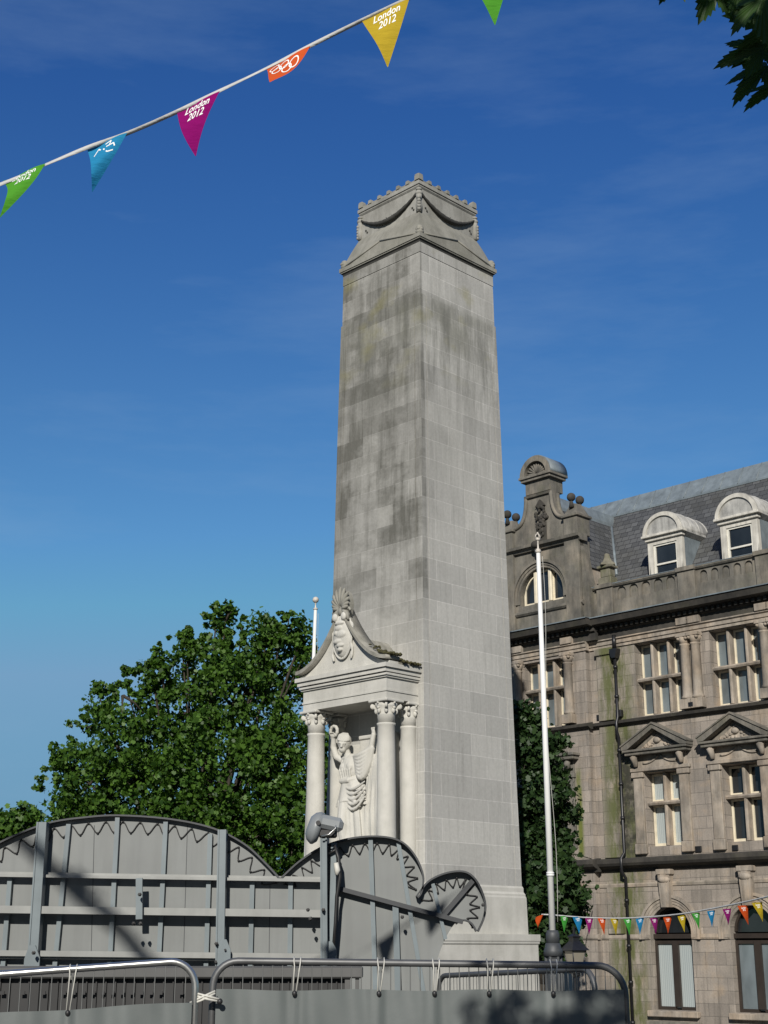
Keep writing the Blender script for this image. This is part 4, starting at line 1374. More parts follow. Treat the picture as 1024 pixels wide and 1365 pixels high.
# pilaster strip by the pipe, full height
m = MB()
for z0, z1 in ((4.06, 8.34), (8.56, 11.02), (1.68, 3.12), (-2.5, 1.5)):
    m.box(-2.42, -1.84, -.12, .02, z0, z1)
m.bbox(-2.48, -1.78, -.18, .02, 10.78, 11.015, .015)
for xa, xb in ((PVR, -2.42), ):
    pass
m.prism([(-2.13, 2.62), (-1.98, 2.36), (-2.13, 2.10), (-2.28, 2.36)], -.15, -.1)
m.build('pilaster', M_SAND, BLD)
# rainwater pipe
m = MB()
px, py_ = -1.62, -.16
m.tube([(px, py_, 11.4), (px, py_, 10.95)], .07, 10)
m.prism([(px - .07, 10.6), (px + .07, 10.6), (px + .12, 10.74), (px + .15, 10.92), (px - .15, 10.92), (px - .12, 10.74)], py_ - .12, py_ + .13)
m.tube([(px, py_, 10.6), (px, py_, 8.62), (px + .02, py_ - .12, 8.4), (px + .02, py_ - .12, 8.1), (px, py_, 7.9), (px, py_, 4.2), (px, py_ - .2, 4.0), (px, py_ - .2, 3.6), (px, py_, 3.4), (px, py_, -2.3)], .052, 10)
for z in (10.3, 9.3, 7.5, 6.4, 5.3, 2.7, 1.3, .2, -1.0):
    m.lathe([(.075, -.05), (.08, 0), (.075, .05)], (px, py_, z), 10)
m.build('drainpipe', M_IRON, BLD)
for bx in [(-1.72, -1.5, -.14, .02, 8.62, 8.85), (.98, 1.2, -.05, .01, 4.1, 4.28), (2.3, 2.5, -.05, .01, 4.08, 4.25), (-2.6, -2.46, -.03, .01, 8.6, 8.8)] + [(1.22 + k * BAY, 1.40 + k * BAY, -.29, -.1, 8.60, 8.75) for k in range(3)]:
    m = MB(); m.bbox(*bx, .008); m.build('air_vent', M_IRON, BLD)

# dormers
for b in [v - .10 for v in bays]:
    y0 = .95
    ZE = 14.72
    D = MB()
    D.box(b - .70, b - .48, y0, y0 + .15, 12.6, ZE); D.box(b + .48, b + .70, y0, y0 + .15, 12.6, ZE)
    D.box(b - .48, b + .48, y0, y0 + .15, ZE - .14, ZE); D.box(b - .48, b + .48, y0, y0 + .15, 12.6, 13.35)
    D.bbox(b - .76, b + .76, y0 - .08, y0 + .12, ZE, ZE + .12, .012)
    D.bbox(b - .85, b + .85, y0 - .18, y0 + .12, ZE + .122, ZE + .21, .012)
    R = .78; ZA = ZE + .21
    arc = [(b + R * math.cos(a), ZA + R * .93 * math.sin(a)) for a in np.linspace(0, PI, 25)]
    in_ = [(b + (R - .13) * math.cos(a), ZA + (R * .93 - .13) * math.sin(a)) for a in np.linspace(0, PI, 25)]
    D.prism(arc + in_[::-1], y0 - .16, y0 + .1)
    D.prism(in_, y0 - .06, y0 + .08)
    dr = D.build('dormer', M_DORMER, BLD)
    D = MB()
    arc = [(b + (R + .05) * math.cos(a), ZA - .02 + (R + .05) * .93 * math.sin(a)) for a in np.linspace(0, PI, 25)]
    D.prism(arc, y0 - .10, ry(15.4) + .3, smooth=True)
    for q in (y0 + .45, y0 + .95, y0 + 1.45):
        D.tube([(b + (R + .055) * math.cos(a), q, ZA - .02 + (R + .055) * .93 * math.sin(a)) for a in np.linspace(0, PI, 19)], .025, 6)
    for sx in (-1, 1):
        D.prism([(b + sx * .70, ZE), (b + sx * .84, ZE + .13), (b + sx * .84, ZE + .21), (b + sx * .70, ZE + .21)], y0 + .12, ry(ZE) + .1)
    D.build('dormer_roof', M_LEADWHITE, dr)
    D = MB()
    for sx in (-1, 1):
        xa, xb = (b + .62, b + .69) if sx > 0 else (b - .69, b - .62)
        D.prism([(y0 + .15, 12.6), (ry(12.6), 12.6), (ry(ZE), ZE), (y0 + .15, ZE)], xa, xb, 'x')
    D.build('dormer_cheek', M_LEAD, dr)
    D = MB()
    D.box(b - .48, b - .41, y0 + .04, y0 + .12, 13.35, ZE - .14); D.box(b + .41, b + .48, y0 + .04, y0 + .12, 13.35, ZE - .14)
    D.box(b - .41, b + .41, y0 + .04, y0 + .12, ZE - .20, ZE - .14); D.box(b - .41, b + .41, y0 + .04, y0 + .12, 13.35, 13.44); D.box(b - .41, b + .41, y0 + .03, y0 + .12, 13.84, 13.90)
    D.build('sash', M_WHITE, dr)
    D = MB(); D.poly([(b - .43, y0 + .09, 13.4), (b + .43, y0 + .09, 13.4), (b + .43, y0 + .09, ZE - .16), (b - .43, y0 + .09, ZE - .16)])
    D.build('pane', M_GLASSDARK, dr)

# wire stay on the roof ridge
# basket under a wall bracket
hb = thing('hanging_basket', 'dark bowl-shaped hanging basket with dry brown trailing leaves beside the stone wall', 'basket', at(758, 1190, 41.5))
m = MB()
m.lathe([(.02, -.32), (.18, -.26), (.32, -.1), (.38, .08), (.37, .10)], n=16)
m.build('bowl', M_DARKSTEEL, hb)
m = MB(); rng = random.Random(8)
for i in range(120):
    a = rng.uniform(0, 2 * PI); r = rng.uniform(.1, .36)
    z1 = rng.uniform(.12, .30)
    c = (r * math.cos(a), r * math.sin(a), .05)
    e = (c[0] * 1.35, c[1] * 1.35, z1)
    m.tube([c, e], [.03, .004], 4)
m.build('foliage', simple('dry_foliage', (0.11, 0.06, 0.03), 0.9, 0, .5, 9), hb)
m = MB()
for a in range(3):
    m.tube([(.37 * math.cos(a * 2.1), .37 * math.sin(a * 2.1), .1), (0, 0, .9)], .008, 5)
m.tube([(0, 0, .9), (0, 0, 1.0), (.3, .5, 1.1), (1.2, 3.6, 1.15)], .015, 6)
m.build('bracket', M_IRON, hb)

# ------------------------------------------------------------------ trees
def leaf_cloud(blobs, n_leaf, size, seed, clump=0.55, per=38, up=0.35):
    """leaf quads gathered in clumps through the blobs' volume; returns mesh and clump centres"""
    rs = np.random.RandomState(seed)
    vol = np.array([b[3] * b[4] * b[5] for b in blobs]); vol = vol ** .70 / (vol ** .70).sum()
    nc = n_leaf // per
    which = rs.choice(len(blobs), nc, p=vol)
    d = rs.normal(size=(nc, 3)); d /= np.linalg.norm(d, axis=1)[:, None]
    rad = rs.uniform(0.10, 1.0, nc) ** 0.36
    B = np.array(blobs)[which]
    wob = 1 + .16 * np.sin(d[:, 0] * 5 + which) * np.cos(d[:, 2] * 6 + which * 2)
    cc = B[:, :3] + d * B[:, 3:6] * (rad * wob)[:, None]
    cs = np.minimum(clump * rs.uniform(.55, 1.25, nc), .75 * B[:, 3])
    idx = np.repeat(np.arange(nc), per)
    N = len(idx)
    off = rs.normal(size=(N, 3)); off /= (np.linalg.norm(off, axis=1)[:, None] + 1e-6)
    off *= (rs.uniform(0, 1, N) ** .5)[:, None]
    off[:, 2] *= .75
    pos = cc[idx] + off * cs[idx][:, None]
    nrm = rs.normal(size=(N, 3)) * .8 + off * .5; nrm[:, 2] += up; nrm[:, 1] -= .15
    nrm /= np.linalg.norm(nrm, axis=1)[:, None]
    t = rs.normal(size=(N, 3)); t -= nrm * (t * nrm).sum(1)[:, None]; t /= np.linalg.norm(t, axis=1)[:, None]
    b = np.cross(nrm, t)
    s = size * rs.uniform(.5, 1.35, N)[:, None]
    # a lobed leaf outline of seven points
    shp = [(-.5, 0), (-.2, -.42), (.05, -.28), (.3, -.5), (.62, 0), (.3, .5), (.05, .28), (-.2, .42)]
    k = len(shp)
    V = np.empty((N, k, 3))
    for i, (a, c) in enumerate(shp):
        V[:, i] = pos + t * s * a + b * s * c + nrm * s * (-.22 * abs(c))
    V = V.reshape(-1, 3)
    me = bpy.data.meshes.new('crown')
    me.vertices.add(N * k); me.vertices.foreach_set('co', V.ravel())
    me.loops.add(N * k); me.loops.foreach_set('vertex_index', np.arange(N * k, dtype=np.int32))
    me.polygons.add(N); me.polygons.foreach_set('loop_start', np.arange(0, N * k, k, dtype=np.int32))
    me.update(calc_edges=True); me.validate()
    return me, cc


def grow(name, label, base, blobs, n_leaf, size, seed, mat, trunk_r=.3, clump=.55, per=38, cat='tree', group=None, fork=.35):
    root = thing(name, label, cat, base, group=group)
    lb = [(b[0] - base[0], b[1] - base[1], b[2] - base[2], b[3], b[4], b[5]) for b in blobs]
    me, cc = leaf_cloud(lb, n_leaf, size, seed, clump, per)
    link('crown', me, mat, root)
    rs = random.Random(seed)
    m = MB()
    cen = np.mean(np.array([b[:3] for b in lb]), axis=0)
    ft = Vector((cen[0] * .3, cen[1] * .3, max(1.2, cen[2] * fork)))
    m.tube([(0, 0, -.1), (0.02, 0, .3), ft * .6, ft], [trunk_r * 1.3, trunk_r, trunk_r * .85, trunk_r * .75], 12)
    for b in lb:
        e = Vector(b[:3])
        mid = ft.lerp(e, .5) + Vector((rs.uniform(-.3, .3), rs.uniform(-.3, .3), rs.uniform(0, .4)))
        k_ = min(1.0, b[5] / 1.0)
        if b[5] < .33: continue
        m.tube([ft - Vector((0, 0, .2)), mid, e - Vector((0, 0, b[5] * .5)), e + Vector((0, 0, b[5] * .1))], [trunk_r * .6 * k_, trunk_r * .34 * k_, trunk_r * .12 * k_, .01], 8)
    near = list(range(len(cc))); rs.shuffle(near)
    for i in near[:90]:
        c = Vector(cc[i])
        bi = min(lb, key=lambda b: (Vector(b[:3]) - c).length)
        e = Vector(bi[:3])
        m.tube([e, e.lerp(c, .5) + Vector((0, 0, .1)), c], [trunk_r * .15, .03, .012], 5)
    m.build('trunk', M_BARK, root)
    return root


def px_blob(x, y, r, Y, dy=0, sx=1.0, sz=1.0):
    p = at(x, y, Y + dy)
    k = r * (Y + dy) / F * 1.02
    return (p.x, p.y, p.z, k * sx, k * 1.0, k * sz)


TY = 44
bl = [px_blob(325, 928, 70, TY), px_blob(240, 955, 65, TY, .5), px_blob(168, 1002, 54, TY, -.5), px_blob(385, 893, 48, TY, 1), px_blob(288, 885, 36, TY),
      px_blob(115, 1050, 46, TY), px_blob(300, 1050, 105, TY, -.5), px_blob(200, 1080, 90, TY, .5), px_blob(390, 1010, 70, TY), px_blob(390, 1110, 70, TY, -1),
      px_blob(110, 1110, 50, TY, .5), px_blob(350, 850, 28, TY), px_blob(400, 845, 24, TY), px_blob(300, 830, 18, TY, 0, .8, 1.3), px_blob(140, 945, 26, TY, 0, .8, 1.3), px_blob(205, 895, 24, TY), px_blob(250, 870, 18, TY), px_blob(90, 1010, 20, TY), px_blob(288, 822, 10, TY, 0, .7, 1.8), px_blob(322, 838, 11, TY, 0, .7, 1.7), px_blob(362, 826, 11, TY, 0, .8, 1.5), px_blob(385, 822, 10, TY, 0, .8, 1.5), px_blob(212, 872, 10, TY, 0, .8, 1.6), px_blob(243, 852, 10, TY, 0, .8, 1.6), px_blob(168, 905, 10, TY, 0, .8, 1.5), px_blob(132, 918, 10, TY, 0, .8, 1.5), px_blob(72, 1000, 10, TY, 0, 1.2, .9), px_blob(58, 1040, 9, TY, 0, 1.3, .8), px_blob(405, 870, 14, TY), px_blob(85, 970, 9, TY),
      px_blob(250, 1170, 110, TY), px_blob(380, 1180, 80, TY)]
rng = random.Random(77)
sky_line = [(52, 1046), (66, 1010), (84, 978), (108, 945), (136, 918), (158, 898), (182, 886), (212, 868), (240, 848), (264, 832), (288, 818), (312, 836), (342, 842), (366, 822), (386, 820), (404, 826)]
for (xa, ya), (xb_, yb_) in zip(sky_line[:-1], sky_line[1:]):
    for q in range(2):
        u = .25 + .5 * q + rng.uniform(-.15, .15)
        bx, by = xa + (xb_ - xa) * u, ya + (yb_ - ya) * u + rng.uniform(-3, 8)
        lean, dy_ = rng.uniform(-5, 3), rng.uniform(-.6, .6)
        for w_, r_ in ((0, 4.0), (.28, 5.5), (.6, 7), (1.0, 9)):
            bl.append(px_blob(bx + lean * (1 - w_) * 1.5, by + 36 * w_ - 9, r_ * rng.uniform(.85, 1.15), TY, dy_, 1.0, 1.15))
grow('broadleaf_tree', 'large bushy green tree behind the grey hoarding, left of the stone memorial', (at(270, 1265, TY).x, TY, -1.9), bl, 74000, .128, 3, M_LEAF, .4, .38, 26)
bl = [px_blob(25, 1110, 30, 50), px_blob(-20, 1125, 42, 50), px_blob(20, 1150, 40, 50), px_blob(55, 1130, 22, 50), px_blob(35, 1090, 14, 50)]
grow('small_tree', 'small green tree at the far left edge, beyond the bushy tree', (at(5, 1265, 50).x, 50, -1.9), bl, 14000, .165, 9, M_LEAF, .2, .45, 34)
RY = 40.5
bl = [px_blob(700, 960, 20, RY), px_blob(712, 1000, 30, RY), px_blob(722, 1060, 36, RY), px_blob(715, 1120, 40, RY, .5), px_blob(740, 1190, 36, RY, -.5), px_blob(712, 1200, 40, RY), px_blob(725, 1240, 44, RY), px_blob(746, 990, 12, RY, 0, 1.2, .6), px_blob(758, 1085, 12, RY, 0, 1.2, .7), px_blob(757, 1215, 22, RY), px_blob(736, 1150, 26, RY)]
grow('dark_tree', 'narrow dark green tree squeezed between the memorial and the sandstone building', (at(715, 1265, RY).x, RY, -1.9), bl, 26000, .14, 5, M_LEAFDARK, .18, .4, 30)

# ------------------------------------------------------------------ flagpoles
def flagpole(name, label, base_px, Y, top_px, r0, r1, crown=True, zbase=None):
    b = at(*base_px, Y); t = at(*top_px, Y)
    root = thing(name, label, 'flagpole', (b.x, b.y, ground_z(Y)))
    lean = (t.x - b.x) / (t.z - b.z)
    g0 = ground_z(Y)
    H = t.z - g0
    zb = b.z - g0
    m = MB(); m.tube([(0, 0, zb - .05), (lean * (H - zb) * .5, 0, zb + (H - zb) * .5), (lean * (H - zb), 0, H)], [r0, (r0 + r1) * .52, r1], 16)
    for z in (zb + (H - zb) * .135, zb + (H - zb) * .14):
        m.tube([(lean * (z - zb), 0, z - .01), (lean * (z - zb), 0, z + .02)], r0 * 1.18, 12)
    for k, (z0, z1) in enumerate(((.17, .62),)):
        pass
    m.build('pole', M_POLE, root)
    m = MB()
    tx = lean * (H - zb)
    m.lathe([(r1 * 1.05, -.03), (r1 * 1.45, -.01), (r1 * 1.45, .02), (r1 * .7, .04), (r1 * .45, .06), (r1 * .42, .16), (r1 * .7, .175)], (tx, 0, H), 12)
    if crown:
        m.lathe([(r1 * .7, .17), (r1 * 1.15, .185), (r1 * 1.3, .215), (r1 * 1.1, .22)], (tx, 0, H), 14)
        for a in range(4):
            an = a * PI / 2 + .4
            m.tube([(tx + r1 * 1.15 * math.cos(an), r1 * 1.15 * math.sin(an), H + .215), (tx + r1 * 1.3 * math.cos(an), r1 * 1.3 * math.sin(an), H + .255), (tx + r1 * .6 * math.cos(an), r1 * .6 * math.sin(an), H + .285), (tx, 0, H + .275)], r1 * .3, 6)
        m.ell((tx, 0, H + .30), r1 * .5, 8, 6)
    else:
        m.ell((tx, 0, H + .27), r1 * 2.0, 12, 10)
    m.build('finial', M_GILT, root)
    m = MB()
    w = r0 * 3.1
    m.lathe([(r0 * 2.1, zb - .19), (r0 * 2.0, zb - .05), (r0 * 1.6, zb)], n=16)
    m.lathe([(r0 * 2.85, zb - .36), (r0 * 2.8, zb - .28), (r0 * 2.4, zb - .24), (r0 * 2.15, zb - .18)], n=16)
    for i in range(6):
        a = i * PI / 3
        m.bbox(-w * .14 + math.cos(a) * w * .72, w * .14 + math.cos(a) * w * .72, -w * .14 + math.sin(a) * w * .72, w * .14 + math.sin(a) * w * .72, .3, zb - .36, .01)
    m.lathe([(w * .95, -.2), (w * .95, .2), (w * .74, .26), (w * .72, zb - .40), (w * .9, zb - .35)], n=6, smooth=False)
    m.build('pedestal', M_GRANITE, root)
    m = MB()
    m.tube([(lean * (H - zb) * u + r0 * (1.5 - .6 * u) + .03 * math.sin(u * 9), -.02, zb + (H - zb) * u) for u in np.linspace(.02, .985, 24)], .004, 4)
    m.build('halyard', M_BUNGEE, root)
    return root


FY = 21.5
flagpole('flagpole', 'tall white flagpole with a crown finial right of the memorial, on a dark granite base', (736.5, 1240), FY, (717.5, 735), .049, .032, True)
flagpole('flagpole', 'white flagpole with a ball finial seen behind the portico gable, over the bushy tree', (405, 1230), 39.0, (420.7, 812), .07, .045, False)

# lantern on a post
lp = thing('street_lantern', 'old black street lantern with glazed panes standing below the bunting by the flagpole', 'street lamp', (at(766, 1265, 33).x, 33, -1.85))
L0 = at(766, 1297, 33).z + 1.85
m = MB()
m.tube([(0, 0, 0), (0, 0, .5), (0, 0, .55), (0, 0, L0 - .1)], [.11, .09, .05, .04], 10)
m.lathe([(.04, L0 - .1), (.1, L0 - .05), (.1, L0)], n=10)
m.build('post', M_IRON, lp)
m = MB()
for a in range(4):
    an = PI / 4 + a * PI / 2 + .5
    c, s = math.cos(an), math.sin(an)
    m.tube([(c * .13, s * .13, L0), (c * .25, s * .25, L0 + .48)], .015, 5)
    an2 = an + PI / 2; c2, s2 = math.cos(an2), math.sin(an2)
    m.tube([(c * .25, s * .25, L0 + .48), (c2 * .25, s2 * .25, L0 + .48)], .018, 5)
    m.tube([(c * .13, s * .13, L0), (c2 * .13, s2 * .13, L0)], .018, 5)
n0 = m.mark()
m.lathe([(.34, .48), (.30, .52), (.12, .68), (.12, .74), (.16, .78), (.03, .84), (.02, 1.0)], (0, 0, L0), 4, smooth=False)
m.xf(n0, Matrix.Rotation(PI / 4 + .5, 4, 'Z'))
m.build('lantern_frame', M_IRON, lp)
m = MB(); n0 = m.mark()
m.lathe([(.128, .01), (.242, .47)], (0, 0, L0), 4, smooth=False)
m.xf(n0, Matrix.Rotation(PI / 4 + .5, 4, 'Z'))
m.build('lantern_pane', M_GLASSCLEAR, lp)

# ------------------------------------------------------------------ grey scalloped hoarding (back of a fairground front)
HY = 13.6
HD = thing('scalloped_hoarding', 'grey scalloped fairground hoarding seen from behind, with steel ribs and zigzag cable', 'hoarding', (0, HY, 0))


def hp(x, y, dy=0.0):
    p = at(x, y, HY)
    return Vector((p.x, dy, p.z))


def hx(x, y): p = at(x, y, HY); return (p.x, p.z)


def spline(pts, n=6):
    out = []
    P = [Vector(p) for p in pts]
    for i in range(len(P) - 1):
        p0, p1, p2, p3 = P[max(i - 1, 0)], P[i], P[i + 1], P[min(i + 2, len(P) - 1)]
        for k in range(n):
            t = k / n
            out.append(.5 * ((2 * p1) + (p2 - p0) * t + (2 * p0 - 5 * p1 + 4 * p2 - p3) * t * t + (3 * p1 - p0 - 3 * p2 + p3) * t ** 3))
    out.append(P[-1])
    return out


A1 = [(-160, 1290), (-110, 1205), (-50, 1158), (0, 1126), (63, 1100), (120, 1091), (165, 1089), (230, 1094), (285, 1106), (325, 1126), (352, 1150), (374, 1174)]
A2 = [(374, 1174), (400, 1150), (432, 1130), (470, 1119), (508, 1117), (535, 1124), (553, 1143), (563, 1168), (561, 1188), (556, 1196)]
A3 = [(556, 1196), (572, 1176), (596, 1165), (620, 1164), (635, 1177), (645, 1202), (644, 1222), (636, 1241)]
A4 = [(636, 1241), (630, 1231), (622, 1226), (612, 1227), (602, 1237), (590, 1260), (581, 1290), (575, 1340)]
S1, S2, S3, S4 = [[(p.x, p.y) for p in spline([Vector((a, b)) for a, b in A])] for A in (A1, A2, A3, A4)]
m = MB()
xb = 436
left = S1 + [p for p in S2[1:] if p[0] < xb] + [(xb, 1127)]
outl = [hx(*p) for p in left] + [(hx(xb, 1290)[0], .22), (hx(-160, 1290)[0], .22)]
m.plate(outl, 0.0, .02)
m.build('panel', M_PANEL, HD)
m = MB()
right = [(xb, 1131)] + [p for p in S2 if p[0] > xb + 1] + S3[1:] + S4[1:]
outl = [hx(*p) for p in right] + [(hx(575, 1340)[0], .22), (hx(xb + 2, 1290)[0], .22)]
m.plate(outl, 0.03, .05)
m.build('panel', M_PANEL, HD)
for x0, x1 in ((126, 120), (250, 243), (360, 358)):
    m = MB()
    a_, b_ = hp(x0, 1100 if x0 < 300 else 1180), hp(x1, 1340)
    m.prism([(a_.x - .003, a_.z), (a_.x + .003, a_.z), (b_.x + .003, b_.z), (b_.x - .003, b_.z)], -.0025, .001)
    m.build('seam', M_RIM, HD)
for S_, yy in ((S1, -.03), (S2, -.015), (S3, -.015), (S4[:22], .01)):
    m = MB()
    pts = [hp(*p) for p in S_]
    # flange standing out from the board edge
    k = len(pts); n0 = len(m.v)
    dpt = .075 if yy != .01 else .05
    for i, p in enumerate(pts):
        t = (pts[min(i + 1, k - 1)] - pts[max(i - 1, 0)]).normalized()
        nn = Vector((-t.z, 0, t.x))
        if nn.z < 0 and S_ is S1: nn = -nn
        for yv, e in ((-dpt, .0), (-dpt, .016), (.06, .016), (.06, .0)):
            q = p + nn * e; m.v.append((q.x, yv, q.z))
    for i in range(k - 1):
        for j in range(4):
            j2 = (j + 1) % 4
            a = n0 + i * 4
            m.face([a + j, a + j2, a + 4 + j2, a + 4 + j])
    m.build('rim', M_RIM if S_ is not S4[:22] else M_STEELGREY, HD)


def bar(p0, p1, w, d0, d1, mat, name):
    m = MB()
    a, b = hp(*p0), hp(*p1)
    t = (b - a).normalized(); n = Vector((-t.z, 0, t.x)) * w / 2
    pts = [a + n, a - n, b - n, b + n]
    m.prism([(p.x, p.z) for p in pts], -d0, -d1)
    return m.build(name, mat, HD)


# ribs
RW = .042
for p0, p1 in (((93, 1099), (70, 1335)), ((158, 1090), (145, 1335)), ((222, 1096), (210, 1335)), ((281, 1112), (274, 1335)), ((15, 1171), (2, 1335)), ((337, 1176), (333, 1335)), ((388, 1176), (386, 1335))):
    bar(p0, p1, RW, .055, .001, M_STEELGREY, 'rib')
bar((494, 1118), (501, 1335), .042, .03, -.031, M_STEELGREY, 'rib')
bar((527, 1203), (531, 1335), .055, .045, -.031, M_STEELGREY, 'rib')
bar((531, 1123), (567, 1335), .038, .025, -.031, M_STEELGREY, 'rib')
bar((577, 1178), (594, 1252), .034, .02, -.031, M_STEELGREY, 'rib')
bar((632, 1172), (590, 1221), .045, .02, -.031, M_RIM, 'brace')
# rails
bar((-120, 1164), (432, 1173), .05, .062, .056, M_RAIL, 'rail')
bar((-120, 1165.5), (432, 1174.5), .026, .12, .0565, M_RAIL, 'rail')
bar((446, 1183), (617, 1229), .04, .07, -.031, M_RIM, 'rail')
bar((-120, 1211), (433, 1218.5), .066, .175, .07, M_RAIL, 'rail')
bar((-120, 1269), (436, 1275), .05, .14, .07, M_RAIL, 'rail')
bar((-120, 1274), (436, 1280), .028, .10, .071, M_RAIL, 'rail')
# brackets holding the main rail
bar((191, 1172), (191, 1226), .06, .235, .205, M_STEELGREY, 'bracket')
# posts: box section with an open channel
def post(p0, p1, w, name='post', d=.2):
    m = MB()
    a, b = hp(*p0), hp(*p1)
    t = (b - a).normalized(); n = Vector((-t.z, 0, t.x))
    for e0, e1, d0, d1 in ((-w / 2, w / 2, d - .012, .066), (-w / 2, -w / 2 + .014, d, d - .0121), (w / 2 - .014, w / 2, d, d - .0121)):
        m.prism([(q.x, q.z) for q in (a + n * e0, a + n * e1, b + n * e1, b + n * e0)], -d0, -d1)
    return m.build(name, M_STEELGREY, HD)


post((62, 1098), (46, 1340), .092)
post((299, 1108), (295, 1340), .078)
post((433, 1120), (434, 1340), .062, 'post', .3)
bar((446, 1125), (441, 1340), .052, .16, .02, M_STEELGREY, 'post')
for (x, y, w, h) in ((50, 1283, .14, .3), (302, 1272, .12, .26), (441, 1270, .12, .2)):
    c = hp(x, y); m = MB()
    m.prism([(c.x - w / 2, c.z - h * .6), (c.x + w / 2, c.z - h * .6), (c.x + w / 2, c.z + h * .15), (c.x + w * .15, c.z + h / 2), (c.x - w * .25, c.z + h / 2), (c.x - w / 2, c.z + h * .1)], -.222, -.2015)
    m.build('gusset', M_STEELGREY, HD)
for (x, y) in ((56, 1270), (292, 1258), (292, 1282), (304, 1266), (437, 1262), (413, 1214), (433, 1214), (416, 1226), (186, 1232), (195, 1232), (194, 1194), (642, 1207), (536, 1223)):
    c = hp(x, y); m = MB()
    n0 = m.mark(); m.lathe([(.018, 0), (.018, .02), (.01, .022), (.01, .05)], n=6, smooth=False)
    m.xf(n0, Matrix.Translation((c.x, -.20 if x > 60 and x not in (413, 433, 416, 186, 195, 194) else -.31, c.z)) @ Matrix.Rotation(PI / 2, 4, 'X'))
    m.build('bolt', M_DARKSTEEL, HD)
# zigzag light cable under the rim
def zig(S_, inset, amp, period, y, sgn=1):
    P = [hp(*p) for p in S_]
    L = [0]
    for i in range(1, len(P)): L.append(L[-1] + (P[i] - P[i - 1]).length)
    n = max(2, round(L[-1] / period * 2))
    out = []; caps = []
    for k in range(n + 1):
        s = L[-1] * (k + .15) / (n + .3)
        i = max(j for j in range(len(L)) if L[j] <= s + 1e-9); i = min(i, len(P) - 2)
        u = (s - L[i]) / (L[i + 1] - L[i])
        t = (P[i + 1] - P[i]).normalized(); nn = Vector((t.z, 0, -t.x)) * sgn
        q = P[i].lerp(P[i + 1], u) + nn * (inset + (amp if k % 2 else 0))
        q.y = y
        caps.append(q.copy())
        out.append(q)
    fine = []
    for i, q in enumerate(out):
        tl = out[max(i - 1, 0)]; tr = out[min(i + 1, len(out) - 1)]
        fine.append(q.lerp(tl, .12)); fine.append(q.copy()); fine.append(q.lerp(tr, .12))
        if i < len(out) - 1:
            mid = q.lerp(tr, .5); mid += Vector(((-1) ** i * .006, 0, -.006)); fine.append(mid)
    return spline(out, 5), caps


for S_, inset, amp, per, y in ((S1, .045, .10, .165, -.010), ([p for p in S2 if p[0] < 428], .05, .085, .122, -.010), ([p for p in S2 if p[0] > 447], .05, .085, .122, .018), (S3, .05, .075, .115, .018)):
    if S_ is S1: S_ = [p for p in S_ if p[0] > -60]
    f_, caps = zig(S_, inset, amp, per, y)
    m = MB(); m.tube(f_, .006, 6)
    for i, q in enumerate(caps):
        m.ell((q.x, q.y - .005, q.z), (.012, .010, .009), 8, 6)
    m.build('light_cable', M_CABLE, HD)
m = MB()
m.tube([hp(447, 1128, -.19), hp(452, 1145, -.20), hp(454, 1170, -.2), hp(450, 1195, -.2), hp(448, 1230, -.2), hp(444, 1280, -.2)], [.012, .02, .018, .016, .014, .012], 8)
m.tube([hp(440, 1140, -.19), hp(446, 1136, -.2), hp(451, 1133, -.19)], .012, 6)
m.build('loose_cable', M_CABLE, HD)
m = MB()
m.tube([hp(449, 1152, -.225), hp(451, 1162, -.225), hp(450, 1168, -.225)], [.022, .028, .015], 8)
m.build('tape_wrap', M_BUNGEE, HD)

# floodlight clamped on the hoarding's post
FL = thing('floodlight', 'grey plastic floodlight clamped on top of the thin post, tilted down to the left', 'floodlight', tuple(at(432, 1116, HY - .25)))
m = MB(); n0 = m.mark()
lens_prof = [(.02, -.055), (.115, -.05), (.15, -.02), (.155, 0), (.13, .045), (.085, .075)]
m.lathe(lens_prof, n=20, sx=1.0, sy=.8)
m.xf(n0, Matrix.Translation((-.075, -.0, .085)) @ Matrix.Rotation(math.radians(-70), 4, 'Y'))
m.build('lamp_head', M_LAMPGREY, FL)
m = MB(); n0 = m.mark()
m.bbox(-.115, .115, -.095, .095, -.065, .06, .035)
m.xf(n0, Matrix.Translation((.065, -.02, .125)) @ Matrix.Rotation(math.radians(12), 4, 'Y'))
m.build('housing', M_LAMPGREY, FL)
m = MB()
m.bbox(-.05, .12, -.07, .07, -.005, .075, .015)
m.tube([(-.05, -.1, .12), (-.05, -.13, .12)], .022, 10)
m.build('base_plate', M_DARKSTEEL, FL)
m = MB()
m.tube([(-.02, -.12, 0), (.05, -.13, .015), (.11, -.12, .07), (.115, -.1, .12)], .008, 6)
m.build('bracket', M_GALV, FL)

# dark ride platform standing in front of the hoarding
PY = 11.6
pl = thing('ride_platform', 'long dark steel fairground platform with a grey edge beam below the hoarding', 'platform', (0, PY, 0))
xe = at(484, 1290, PY).x
zt = at(250, 1296, PY).z
m = MB(); m.bbox(-7.0, xe, -.06, .12, zt - .045, zt + .045, .012); m.build('edge_beam', M_BEAM, pl)
m = MB(); m.box(-7.0, xe - .12, .02, .5, zt - .40, zt - .047); m.build('skirt', M_DARKSTEEL, pl)
m = MB()
x = -6.9
while x < xe - .15:
    m.box(x, x + .010, -.0, .019, zt - .40, zt - .05); x += .075
x = -6.9
while x < xe - .4:
    m.box(x, x + .035, -.035, -.021, zt - .165, zt - .14); x += .075 if math.sin(x * 5) > -.5 else .16
m.build('bar', M_DARKSTEEL, pl)
m = MB()
for x in (-6, -4, -2.2, xe - .1): m.box(x, x + .08, .1, .18, 0, zt - .4)
m.box(xe - .14, xe - .10, -.03, .05, 0, zt - .046); m.box(xe - .06, xe - .03, -.03, .05, 0, zt - .046)
m.build('leg', M_BEAM, pl)

